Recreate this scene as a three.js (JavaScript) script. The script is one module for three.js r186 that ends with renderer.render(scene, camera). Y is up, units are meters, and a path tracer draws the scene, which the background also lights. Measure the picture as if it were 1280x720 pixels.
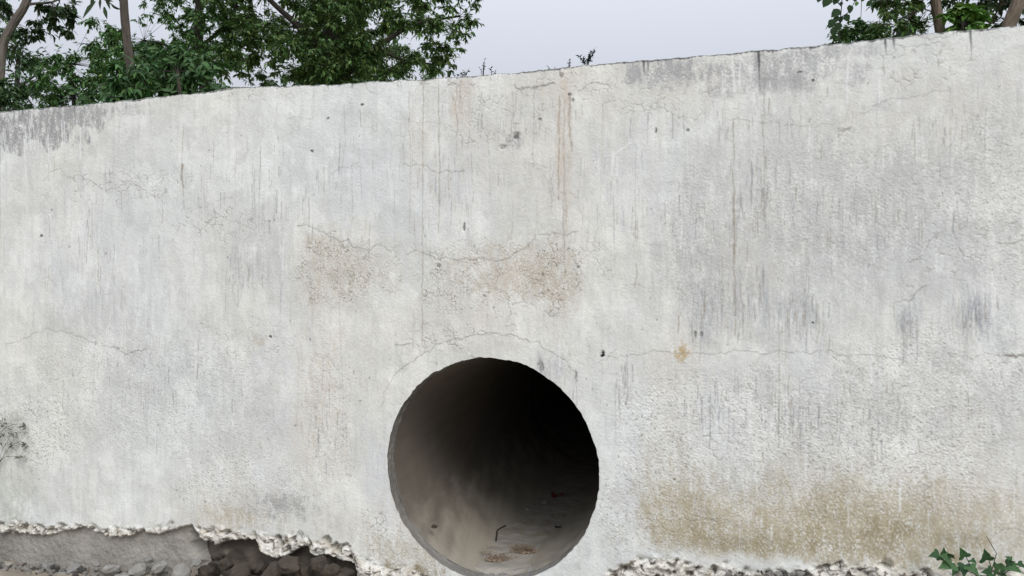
import * as THREE from 'three';
import { mergeGeometries, mergeVertices } from 'three/addons/utils/BufferGeometryUtils.js';

// ------------------------------------------------------------------ camera, sky, sun, exposure
const scene = new THREE.Scene();
const YAW = THREE.MathUtils.degToRad(17), EYE = new THREE.Vector3(1.129, 1.5, 3.341), F = 984.6;
const camera = new THREE.PerspectiveCamera(40.17, 16 / 9, 0.05, 1500);
camera.position.copy(EYE); camera.rotation.y = YAW;
const renderer = new THREE.WebGLRenderer();
renderer.toneMapping = THREE.LinearToneMapping;
renderer.toneMappingExposure = 1.0;
renderer.shadowMap.enabled = true;

const SUN_DIR = new THREE.Vector3(0.62, 0.95, 0.78).normalize();
function overcastSky() {                                     // bright hazy cloud cover, brighter overhead and round the veiled sun
  const w = 256, h = 128, d = new Float32Array(w * h * 4), v = new THREE.Vector3();
  for (let j = 0; j < h; j++) for (let i = 0; i < w; i++) {
    const el = ((j + 0.5) / h - 0.5) * Math.PI, az = ((i + 0.5) / w - 0.5) * Math.PI * 2;
    v.set(Math.cos(el) * Math.cos(az), Math.sin(el), Math.cos(el) * Math.sin(az));
    const up = Math.max(0, v.y), c = Math.max(0, v.dot(SUN_DIR));
    const L = 0.375 * (1 + 3.15 * up) + 0.85 * Math.pow(c, 6);
    const k = 4 * (j * w + i), g = el < 0 ? 0.25 : 1;
    d[k] = L * 0.95 * g; d[k + 1] = L * 1.005 * g; d[k + 2] = L * 1.13 * g; d[k + 3] = 1;
  }
  const t = new THREE.DataTexture(d, w, h, THREE.RGBAFormat, THREE.FloatType);
  t.mapping = THREE.EquirectangularReflectionMapping; t.magFilter = THREE.LinearFilter; t.needsUpdate = true;
  return t;
}
scene.background = overcastSky(); scene.environment = scene.background;
const sun = new THREE.DirectionalLight(new THREE.Color(1, 0.955, 0.89), 1.5);
sun.position.copy(SUN_DIR).multiplyScalar(40); sun.target.position.set(0, 1, 0);
sun.castShadow = true; sun.shadow.radius = 50; sun.shadow.mapSize.set(2048, 2048);
Object.assign(sun.shadow.camera, { left: -12, right: 12, top: 12, bottom: -12, near: 1, far: 90 });
scene.add(sun, sun.target);

// ------------------------------------------------------------------ helpers
let seedState = 7;
function rnd() { seedState = (seedState + 0x6d2b79f5) | 0; let t = Math.imul(seedState ^ (seedState >>> 15), 1 | seedState); t = (t + Math.imul(t ^ (t >>> 7), 61 | t)) ^ t; return ((t ^ (t >>> 14)) >>> 0) / 4294967296; }
const rr = (a, b) => a + (b - a) * rnd();
const gauss = () => (rnd() + rnd() + rnd() + rnd() - 2) * 0.87;
const clamp = (x, a = 0, b = 1) => Math.min(b, Math.max(a, x));
const sstep = (a, b, x) => { const t = clamp((x - a) / (b - a)); return t * t * (3 - 2 * t); };
const lerp = (a, b, t) => a + (b - a) * t;
const PERM = new Uint8Array(512), GX = new Float32Array(256), GY = new Float32Array(256);
{ const p = [...Array(256).keys()]; for (let i = 255; i > 0; i--) { const j = Math.floor(rnd() * (i + 1)); [p[i], p[j]] = [p[j], p[i]]; } for (let i = 0; i < 512; i++) PERM[i] = p[i & 255]; for (let i = 0; i < 256; i++) { const a = rnd() * 6.2832; GX[i] = Math.cos(a); GY[i] = Math.sin(a); } }
function noise(x, y) {                                       // gradient noise, about -0.7..0.7
  const xi = Math.floor(x), yi = Math.floor(y), fx = x - xi, fy = y - yi, X = xi & 255, Y = yi & 255;
  const u = fx * fx * fx * (fx * (fx * 6 - 15) + 10), v = fy * fy * fy * (fy * (fy * 6 - 15) + 10);
  const a = PERM[PERM[X] + Y], b = PERM[PERM[X + 1] + Y], c = PERM[PERM[X] + Y + 1], d = PERM[PERM[X + 1] + Y + 1];
  const n0 = GX[a] * fx + GY[a] * fy, n1 = GX[b] * (fx - 1) + GY[b] * fy, n2 = GX[c] * fx + GY[c] * (fy - 1), n3 = GX[d] * (fx - 1) + GY[d] * (fy - 1);
  return (n0 + (n1 - n0) * u) * (1 - v) + (n2 + (n3 - n2) * u) * v;
}
const fbm = (x, y, o = 4) => { let s = 0, a = 1; for (let i = 0; i < o; i++) { s += a * noise(x, y); x = x * 2.03 + 17.1; y = y * 2.03 + 5.7; a *= 0.5; } return s; };
const hash = (x, y, k) => { let h = Math.imul(x | 0, 374761393) ^ Math.imul(y | 0, 668265263) ^ Math.imul(k, 974634777); h = Math.imul(h ^ (h >>> 13), 1274126177); return ((h ^ (h >>> 16)) >>> 0) / 4294967296; };
function cells(x, y) {                                       // Worley: nearest and second nearest distance, value of the nearest cell
  const xi = Math.floor(x), yi = Math.floor(y); let f1 = 9, f2 = 9, v = 0;
  for (let j = -1; j < 2; j++) for (let i = -1; i < 2; i++) {
    const cx = xi + i, cy = yi + j, dx = cx + hash(cx, cy, 1) - x, dy = cy + hash(cx, cy, 2) - y, d = dx * dx + dy * dy;
    if (d < f1) { f2 = f1; f1 = d; v = hash(cx, cy, 3); } else if (d < f2) f2 = d;
  }
  return [Math.sqrt(f1), Math.sqrt(f2), v];
}
const CY = Math.cos(YAW), SY = Math.sin(YAW);
// surveying: a point measured on the photograph, carried to the plane of the wall (metres) or to a known depth
function W(px, py, z = 0) { const u = (px - 640) / F, t = (EYE.z - z) / (CY + SY * u); return [EYE.x + t * (u * CY - SY), EYE.y - t * (py - 360) / F]; }
function at(px, py, depth) { const a = (px - 640) / F * depth, b = -(py - 360) / F * depth; return new THREE.Vector3(EYE.x + a * CY - depth * SY, EYE.y + b, EYE.z - a * SY - depth * CY); }
function curve(points) { const p = points.map(([x, y]) => W(x, y)); return (x) => { if (x <= p[0][0]) return p[0][1]; for (let i = 1; i < p.length; i++) if (x < p[i][0]) return lerp(p[i - 1][1], p[i][1], (x - p[i - 1][0]) / (p[i][0] - p[i - 1][0])); return p[p.length - 1][1]; }; }

const names = {};
function numbered(n) { const k = names[n] = (names[n] ?? -1) + 1; return k ? `${n}_${String(k).padStart(3, '0')}` : n; }
function tag(o, label, category, group, kind) { if (label) o.userData.label = label; if (category) o.userData.category = category; if (group) o.userData.group = group; if (kind) o.userData.kind = kind; return o; }
function thing(name, label, category, pos = [0, 0, 0], group) { const g = new THREE.Group(); g.name = numbered(name); g.position.set(...pos); scene.add(g); return tag(g, label, category, group); }
function mesh(name, geo, mat, parent = scene) { const m = new THREE.Mesh(geo, mat); m.name = parent === scene ? numbered(name) : name; m.castShadow = m.receiveShadow = true; parent.add(m); return m; }
function dataTex(w, h, fn, srgb) {                           // fn gives 0..1 rgb (linear when srgb) or one number
  const d = new Uint8Array(w * h * 4), o = [0, 0, 0];
  for (let j = 0; j < h; j++) for (let i = 0; i < w; i++) { fn(i, j, o); const k = 4 * (j * w + i); for (let c = 0; c < 3; c++) d[k + c] = 255 * clamp(srgb ? enc(o[c]) : o[c]) + 0.5; d[k + 3] = 255; }
  return wrapTex(new THREE.DataTexture(d, w, h, THREE.RGBAFormat), srgb);
}
function enc(c) { return c <= 0.0031308 ? 12.92 * c : 1.055 * Math.pow(c, 1 / 2.4) - 0.055; }
function wrapTex(t, srgb, wrap = THREE.MirroredRepeatWrapping) { t.wrapS = t.wrapT = wrap; t.magFilter = THREE.LinearFilter; t.minFilter = THREE.LinearFilter; if (srgb) t.colorSpace = THREE.SRGBColorSpace; t.needsUpdate = true; return t; }

// ------------------------------------------------------------------ the culvert headwall
const PIPE_Y = 0.689, PIPE_R = 0.5, X0 = -3.3, X1 = 2.4, Y0 = -0.15, Y1 = 2.7, TW = 2048, TH = 1024;
const topEdge = curve([[-60, 143], [0, 139], [60, 134], [130, 128], [180, 122], [255, 115], [290, 109], [420, 105], [470, 101], [520, 99], [600, 94], [650, 90], [740, 80], [830, 73], [880, 69], [1000, 58], [1060, 53], [1140, 43], [1280, 31], [1330, 27]]);
const lowEdge = curve([[-60, 662], [60, 670], [100, 660], [138, 672], [166, 670], [176, 664], [192, 670], [240, 656], [249, 671], [268, 683], [284, 677], [318, 674], [328, 690], [342, 699], [360, 694], [374, 685], [384, 684], [392, 697], [408, 694], [424, 701], [440, 703], [448, 730], [560, 745], [700, 745], [800, 745], [1000, 760], [1280, 780]]);
const lumpEdge = curve([[-60, 648], [60, 656], [140, 660], [200, 658], [262, 658], [330, 668], [380, 672], [436, 686], [452, 699], [500, 712], [545, 720], [570, 735], [690, 742], [745, 728], [775, 712], [800, 694], [842, 698], [900, 707], [960, 713], [1010, 708], [1060, 703], [1130, 708], [1200, 710], [1280, 710]]);

const crestY = (x) => topEdge(x) + 0.007 * fbm(x * 11, 1, 4) + 0.003 * noise(x * 55, 4);
const NP = TW * TH, R_ = new Float32Array(NP), G_ = new Float32Array(NP), B_ = new Float32Array(NP), HT = new Float32Array(NP);   // albedo and relief (mm) of the plaster
const toX = (i) => X0 + (i + 0.5) / TW * (X1 - X0), toY = (j) => Y0 + (j + 0.5) / TH * (Y1 - Y0);
const PPM = TW / (X1 - X0);
function box(cx, cy, rx, ry, fn) { const i0 = Math.max(0, Math.floor((cx - rx - X0) * PPM)), i1 = Math.min(TW - 1, Math.ceil((cx + rx - X0) * PPM)), j0 = Math.max(0, Math.floor((cy - ry - Y0) * PPM)), j1 = Math.min(TH - 1, Math.ceil((cy + ry - Y0) * PPM)); for (let j = j0; j <= j1; j++) for (let i = i0; i <= i1; i++) fn(j * TW + i, toX(i), toY(j)); }
function put(k, c, a) { R_[k] += (c[0] - R_[k]) * a; G_[k] += (c[1] - G_[k]) * a; B_[k] += (c[2] - B_[k]) * a; }
const rough = new Float32Array(NP);
function area(px, py, rx, ry) { const [x, y] = W(px, py), [xr] = W(px + rx, py), [xl] = W(px - rx, py), [, yb] = W(px, py + ry); return [x, y, (xr - xl) / 2, Math.abs(y - yb)]; }
function patch(px, py, rx, ry, c, a, { edge = 0.5, soft = 0.5, grain = 0.5, vert = 1, p = 2, seed = 0 } = {}) {
  const [cx, cy, ax, ay] = area(px, py, rx, ry), s = seed || px * 0.37, q = Math.max(9, 0.8 / Math.min(ax, ay * 1.5));
  box(cx, cy, ax * 1.5, ay * 1.5, (k, x, y) => {
    const d = Math.pow(Math.pow(Math.abs(x - cx) / ax, p) + Math.pow(Math.abs(y - cy) / ay, p), 1 / p) + edge * (fbm(x * q + s, y * q / vert, 4) + 0.6 * fbm(x * 45 + s, y * 45 / (vert * 2), 3));
    let m = 1 - sstep(1 - soft, 1 + soft * 0.4, d);
    if (m <= 0) return;
    m *= clamp(1 - grain + grain * (0.85 + 1.5 * fbm(x * 34 + s, y * 34 / (1 + vert), 3) + 1.3 * noise(x * 120, y * 120 / Math.sqrt(vert)) + 0.9 * (hash(k, 3, 11) - 0.5)), 0, 1.3);
    put(k, c, a * m);
  });
}
function roughen(px, py, rx, ry, a) { const [cx, cy, ax, ay] = area(px, py, rx, ry); box(cx, cy, ax * 1.4, ay * 1.4, (k, x, y) => { const d = Math.hypot((x - cx) / ax, (y - cy) / ay) + 0.5 * fbm(x * 6 + px, y * 4, 3); rough[k] = Math.max(rough[k], a * (1 - sstep(0.6, 1.2, d))); }); }
function line(pts, w, a, { c = [0.16, 0.14, 0.12], wander = 0.012, depth = 1.2, broken = 0.5, taper = false } = {}) {   // a crack, a run of water or a scratch
  const q = pts.map(([x, y]) => W(x, y)), s = rnd() * 100; let run = 0; const total = q.slice(1).reduce((t, p, i) => t + Math.hypot(p[0] - q[i][0], p[1] - q[i][1]), 0);
  for (let n = 1; n < q.length; n++) {
    const [ax, ay] = q[n - 1], [bx, by] = q[n], len = Math.hypot(bx - ax, by - ay), steps = Math.max(1, Math.round(len / 0.0022));
    for (let t = 0; t < steps; t++) {
      const f = t / steps, r = run + f * len, o = wander * (fbm(r * 14 + s, s, 4) + 0.35 * noise(r * 120, s)), nx = -(by - ay) / len, ny = (bx - ax) / len;
      const x = lerp(ax, bx, f) + nx * o, y = lerp(ay, by, f) + ny * o, tp = taper ? 1 - 0.75 * r / total : 1;
      const st = a * clamp(1 - broken + broken * (1 + 2.4 * noise(r * 30 + s, 3.3)), 0, 1) * (taper ? 1 - 0.5 * r / total : 1), ww = w * tp * (1 + 0.5 * noise(r * 60, s));
      box(x, y, ww * 2, ww * 2, (k, X, Y) => { const d2 = ((X - x) ** 2 + (Y - y) ** 2) / (ww * ww), m = st * Math.exp(-d2 * 1.4) * 0.5; if (m > 0.02) { put(k, c, m); HT[k] -= depth * m * 0.4; } });
    }
    run += len;
  }
}
const stainC = [0.30, 0.255, 0.20];
// -- the whitewash itself: coats of uneven thickness brushed downwards over grey cement
for (let j = 0; j < TH; j++) for (let i = 0; i < TW; i++) {
  const k = j * TW + i, x = toX(i), y = toY(j);
  const big = fbm(x * 1.3 + 3, y * 1.5, 4), streak = fbm(x * 26, y * 1.6, 3), fine = noise(x * 95, y * 7 + 9), mid = fbm(x * 9 + 40, y * 8, 3), grit = noise(x * 130, y * 120) + 0.6 * noise(x * 60 + 7, y * 55), spk = hash(i, j, 9) - 0.5;
  const hair = noise(x * 170 + 3, y * 9), drag = sstep(-0.1, 0.5, fbm(x * 4 + 11, y * 1.2 + 6, 3)), thin = sstep(0.16, 0.6, fbm(x * 34 + 5, y * 5 + 2, 4) + 0.25 * big);
  const fk = fbm(x * 4.2 + 71, y * 3.1 + 13, 5), flake = sstep(0.0, 0.12, fk), flake2 = sstep(0.1, 0.18, fbm(x * 11 + 31, y * 6 + 3, 4));
  const coat = 0.5 * big + 0.4 * streak * (0.7 + mid) + (0.12 + 0.24 * drag) * fine + 0.2 * drag * hair + 0.34 * mid - 0.5 * thin + 0.55 * (flake - 0.5) + 0.35 * (flake2 - 0.5);
  const v = 0.668 + 0.1 * coat + 0.06 * grit + 0.085 * spk, tone = fbm(x * 0.9 + 60, y * 1.1 + 8, 3) + 0.3 * streak;
  const warm = clamp(tone * 0.03, -0.02, 0.02);
  R_[k] = v * (0.992 + warm); G_[k] = v * (1.004 + warm * 0.15); B_[k] = v * (0.945 - warm * 1.1);
  HT[k] = 1.1 * mid + 0.55 * grit + 0.5 * streak + 0.25 * fine;
}
// -- rough, stippled render
for (const a of [[870, 300, 55, 110, .55], [1080, 250, 230, 90, .6], [1240, 250, 80, 120, .7], [1060, 560, 240, 110, .95], [830, 580, 60, 150, 1], [930, 640, 160, 60, .9], [1160, 480, 150, 70, .8], [160, 490, 180, 80, .6], [40, 540, 60, 50, 1], [410, 520, 34, 110, .8], [300, 610, 90, 50, .8], [510, 680, 60, 40, .8], [770, 640, 30, 60, .8], [860, 510, 70, 60, .8], [60, 155, 110, 24, .5], [900, 85, 200, 26, .4], [620, 340, 110, 50, .5], [430, 340, 70, 50, .6], [340, 450, 60, 60, .3], [560, 110, 60, 20, .3], [300, 560, 60, 60, .6]]) roughen(...a);
for (let j = 0; j < TH; j++) for (let i = 0; i < TW; i++) {
  const k = j * TW + i, r = rough[k]; if (r < 0.02) continue;
  const x = toX(i), y = toY(j), wx = x + 0.012 * noise(x * 40, y * 40), wy = y + 0.012 * noise(x * 40 + 9, y * 40 + 4), [f1, f2, cv] = cells(wx * 105, wy * 120), worm = noise(wx * 105 + 31, wy * 125) + 0.5 * noise(wx * 48, wy * 56);
  const pit = sstep(0.16, 0.55, worm) + 0.6 * sstep(0.78, 0.97, cv) * sstep(0.45, 0.2, f1);
  HT[k] += 0.7 * r * (1.5 * noise(x * 115 + 7, y * 128) + 0.8 * (0.55 - f1) + 1.3 * noise(x * 30, y * 34) - 1.1 * pit);
  put(k, [0.33, 0.32, 0.29], r * 0.85 * clamp(pit)); put(k, [0.82, 0.82, 0.79], r * 0.55 * sstep(0.2, 0.45, -worm));
}
// -- tints of the coat: grey, cool and warm washes
const cool = [0.585, 0.60, 0.625], grey = [0.46, 0.465, 0.45], warmc = [0.59, 0.545, 0.475], tan = [0.49, 0.405, 0.32], ochre = [0.385, 0.33, 0.215], brown = [0.24, 0.195, 0.115], bare = [0.36, 0.36, 0.36];
for (const [x, y, rx, ry, a] of [[140, 330, 110, 110, .35], [455, 235, 70, 60, .5], [570, 240, 60, 70, .4], [480, 590, 28, 70, .6], [785, 590, 22, 60, .6], [1010, 480, 30, 60, .5], [800, 220, 50, 80, .4], [720, 220, 40, 60, .3], [1190, 330, 70, 60, .4], [345, 570, 30, 70, .4], [900, 520, 40, 70, .35], [360, 420, 50, 60, .4]]) patch(x, y, rx, ry, cool, a * 0.7, { vert: 3, soft: 0.7, grain: 0.8, edge: 0.8 });
for (const [x, y, rx, ry, a] of [[1080, 270, 240, 110, .35], [868, 300, 45, 120, .4], [330, 300, 50, 60, .3], [130, 400, 100, 34, .3], [180, 470, 60, 40, .3], [1160, 130, 60, 40, .25], [1240, 150, 40, 60, .3], [950, 590, 70, 40, .35], [1000, 330, 200, 70, .4], [1100, 200, 160, 50, .3], [1060, 500, 110, 60, .35], [1200, 500, 80, 90, .3], [920, 180, 60, 60, .25], [640, 150, 60, 40, .2], [300, 520, 60, 50, .25]]) patch(x, y, rx, ry, grey, a * 1.3, { vert: 3, soft: 0.7, grain: 0.9, edge: 0.7 });
for (const [x, y, rx, ry, a] of [[640, 190, 130, 100, .3], [400, 500, 34, 130, .55], [600, 400, 110, 50, .3], [840, 480, 40, 100, .35], [1150, 130, 150, 60, .25], [860, 110, 80, 40, .25], [520, 650, 60, 40, .4], [300, 640, 90, 36, .4], [700, 110, 60, 24, .35], [430, 330, 70, 54, .35], [940, 330, 60, 80, .2], [1230, 600, 100, 80, .3]]) patch(x, y, rx, ry, warmc, a, { vert: 2, soft: 0.8, grain: 0.8, edge: 0.8 });
for (const [x, y, rx, ry, a] of [[1218, 388, 34, 34, .62], [1136, 400, 16, 26, .5], [926, 385, 46, 50, .35], [1000, 395, 46, 36, .35], [882, 395, 40, 44, .3], [1250, 420, 24, 30, .3], [690, 460, 26, 22, .3], [1105, 130, 20, 10, .3], [300, 340, 50, 30, .2]]) patch(x, y, rx, ry, [0.33, 0.345, 0.37], a, { vert: 5, soft: 0.8, grain: 1, edge: 0.9 });
// -- tan, crazed repair plaster above the pipe
for (const [x, y, rx, ry, a, p] of [[410, 335, 40, 52, .42, 4], [468, 340, 40, 30, .26, 3], [560, 345, 34, 44, .22, 3], [625, 335, 60, 34, .36, 3], [690, 340, 38, 50, .5, 4], [645, 350, 46, 28, .42, 2], [700, 370, 22, 32, .3, 3]]) patch(x, y, rx, ry, x > 600 ? [0.47, 0.41, 0.325] : [0.455, 0.415, 0.335], a, { soft: 0.6, grain: 1, p });
function craze(px, py, rx, ry, a, sx, sy) {
  const [cx, cy, ax, ay] = area(px, py, rx, ry);
  box(cx, cy, ax * 1.3, ay * 1.3, (k, x, y) => {
    const d = Math.pow(Math.pow(Math.abs(x - cx) / ax, 3) + Math.pow(Math.abs(y - cy) / ay, 3), 1 / 3) + 0.4 * fbm(x * 8 + px, y * 8, 3), m = 1 - sstep(0.65, 1.1, d); if (m <= 0) return;
    const wx = x + 0.010 * noise(x * 50, y * 50), wy = y + 0.010 * noise(x * 50 + 8, y * 50 + 3), [f1, f2, cv] = cells(wx * sx, wy * sy), e = f2 - f1, here = sstep(-0.15, 0.25, fbm(x * 14 + py, y * 14, 2));
    const g = m * here * (1 - sstep(0.03, 0.13, e)) * clamp(0.75 + 1.3 * noise(x * 60, y * 60)); put(k, [0.2, 0.17, 0.12], Math.min(1, a * 1.15) * g); HT[k] -= 1.0 * g; HT[k] += m * here * 0.3 * sstep(0, 0.4, e);
  });
}
craze(415, 335, 50, 52, .8, 58, 46); craze(470, 340, 44, 34, .5, 60, 54); craze(565, 345, 44, 46, .7, 56, 46); craze(640, 335, 80, 38, .6, 70, 54); craze(702, 340, 32, 52, .95, 44, 36); craze(600, 375, 90, 24, .4, 50, 50); craze(555, 415, 40, 20, .4, 50, 60); craze(300, 285, 40, 24, .4, 55, 55); craze(180, 225, 60, 20, .25, 30, 40); craze(740, 330, 34, 34, .3, 34, 30); for (const [x, y, rx, ry, a] of [[620, 150, 70, 40, .3], [850, 130, 80, 26, .35], [1150, 80, 90, 30, .35], [140, 232, 90, 26, .45], [270, 275, 60, 24, .4], [1080, 560, 120, 40, .25], [880, 560, 60, 40, .3], [570, 425, 70, 20, .4], [480, 670, 30, 40, .45], [560, 100, 90, 12, .4], [330, 115, 60, 12, .4], [1190, 320, 60, 40, .3], [760, 115, 60, 18, .35], [850, 655, 60, 26, .4], [700, 100, 40, 16, .3], [300, 425, 80, 30, .2]]) craze(x, y, rx, ry, a, 24 + x % 9, 20 + y % 11);
// -- damp stains that rise from the ground
for (const [x, y, rx, ry, a] of [[1045, 694, 260, 16, .5], [1045, 676, 250, 24, .4], [880, 676, 80, 20, .35], [1045, 640, 250, 42, .34], [1060, 655, 250, 30, .34], [1120, 620, 190, 40, .2], [850, 640, 56, 46, .44], [826, 590, 32, 60, .22], [950, 670, 130, 26, .3], [1090, 655, 110, 40, .3], [1240, 640, 60, 50, .24], [1020, 600, 90, 40, .16], [300, 648, 50, 18, .35], [430, 655, 26, 22, .2], [500, 690, 50, 22, .3], [540, 690, 30, 20, .28]]) patch(x, y, rx, ry, ochre, Math.min(.8, a * 1.25), { soft: 0.8, grain: 0.9, vert: 2, edge: 0.65, p: 2.6 });
for (const [x, y, rx, ry, a] of [[1110, 662, 34, 18, .55], [1030, 645, 40, 14, .35], [900, 682, 60, 12, .3], [870, 645, 12, 36, .25], [1165, 640, 20, 30, .25], [1060, 672, 120, 12, .3], [960, 684, 80, 12, .4], [1200, 674, 60, 12, .35], [1080, 688, 140, 8, .35], [860, 668, 50, 14, .3], [1040, 620, 60, 18, .18], [515, 713, 34, 9, .75], [352, 653, 14, 12, .3]]) patch(x, y, rx, ry, brown, a, { soft: 0.9, grain: 1, vert: 2, edge: 0.9 });
patch(358, 630, 40, 16, [0.27, 0.275, 0.27], .55, { grain: 1, edge: 0.8, soft: 0.8 }); patch(310, 622, 40, 20, [0.33, 0.33, 0.31], .3, { grain: 1 }); patch(14, 540, 24, 26, [0.2, 0.22, 0.16], .3, { grain: 1, edge: 1 }); patch(14, 640, 30, 70, [0.25, 0.27, 0.18], .25, { grain: 1, edge: 1 }); patch(850, 443, 13, 12, [0.45, 0.33, 0.15], .65, { grain: 1, edge: 0.9 }); patch(326, 424, 10, 9, [0.42, 0.33, 0.22], .4, { grain: 1 });
// -- cement left bare along the top, with the brushed edge of the whitewash hanging below it
for (const [x, y, rx, ry, a] of [[30, 158, 66, 26, .85], [96, 146, 40, 17, .75], [20, 176, 12, 16, .7], [66, 170, 7, 18, .6], [845, 86, 62, 15, .7], [830, 96, 30, 18, .5], [920, 95, 34, 26, .55], [990, 86, 56, 26, .62], [975, 105, 36, 12, .45], [1075, 92, 22, 15, .5], [1050, 64, 60, 10, .5], [150, 138, 40, 9, .35], [640, 178, 12, 8, .5], [1260, 285, 40, 12, .25]]) patch(x, y, rx, ry, x < 700 ? [0.32, 0.32, 0.315] : bare, x < 700 ? a : a * 1.05, { vert: x < 700 ? 1.8 : 1.6, soft: x < 700 ? 0.22 : 0.45, grain: 0.9, edge: 0.75, p: 3 });
// -- white drips and lime runs
for (const [x, y, l] of [[32, 158, 30], [37, 160, 28], [42, 158, 30], [76, 150, 30], [80, 152, 28], [85, 154, 24], [6, 176, 26], [771, 196, 26], [766, 190, 30], [915, 66, 50], [925, 70, 40], [903, 90, 26], [1088, 430, 50], [1240, 340, 60], [860, 500, 60], [1060, 70, 60], [60, 168, 40], [100, 160, 40], [30, 170, 50], [355, 300, 50], [1126, 600, 40], [700, 430, 40]]) line([[x, y], [x + rr(-3, 3), y + l]], 0.005, 0.55, { c: [0.76, 0.77, 0.76], wander: 0.004, depth: -1.5 });
line([[766, 205], [768, 192], [778, 184], [790, 181]], 0.004, 0.6, { c: [0.78, 0.78, 0.77], depth: -2 });
for (let n = 0; n < 900; n++) { const x = rr(-30, 1310), y = rr(60, 660), l = rr(10, 60), up = rnd() < 0.5; line([[x, y], [x + rr(-1.5, 1.5), y + l]], rr(.0015, .005), rr(.1, .36), { c: up ? [0.78, 0.785, 0.78] : [0.45, 0.45, 0.44], wander: 0.004, broken: 0.9, depth: up ? -0.5 : 0.4 }); }
for (const [cx, cy, sx, sy, n] of [[885, 385, 45, 40, 60], [935, 370, 50, 50, 80], [1005, 385, 40, 40, 60], [1215, 385, 34, 34, 70], [1136, 398, 18, 24, 34], [985, 500, 30, 36, 46], [900, 500, 50, 40, 50], [780, 470, 24, 40, 30], [310, 340, 40, 40, 50], [1080, 260, 160, 70, 120], [870, 290, 50, 90, 70], [1190, 150, 60, 40, 50], [940, 230, 60, 70, 60], [690, 470, 40, 20, 24], [350, 230, 200, 80, 100], [120, 300, 110, 90, 80], [1080, 520, 160, 60, 90], [560, 220, 110, 90, 70], [180, 470, 150, 60, 70], [400, 520, 40, 90, 50], [760, 250, 70, 90, 60], [650, 140, 120, 34, 50], [930, 140, 120, 30, 50]]) for (let k = 0; k < n; k++) { const x = cx + gauss() * sx * 0.8, y = cy + gauss() * sy * 0.8, l = rr(5, 30) * (rnd() < 0.15 ? 2 : 1); line([[x, y], [x + rr(-1.5, 1.5), y + l]], rr(.0013, .0034), rr(.3, .85), { c: rnd() < 0.3 ? stainC : [0.27, 0.275, 0.285], wander: 0.005, broken: 0.9, depth: 0.6 }); }
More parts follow.
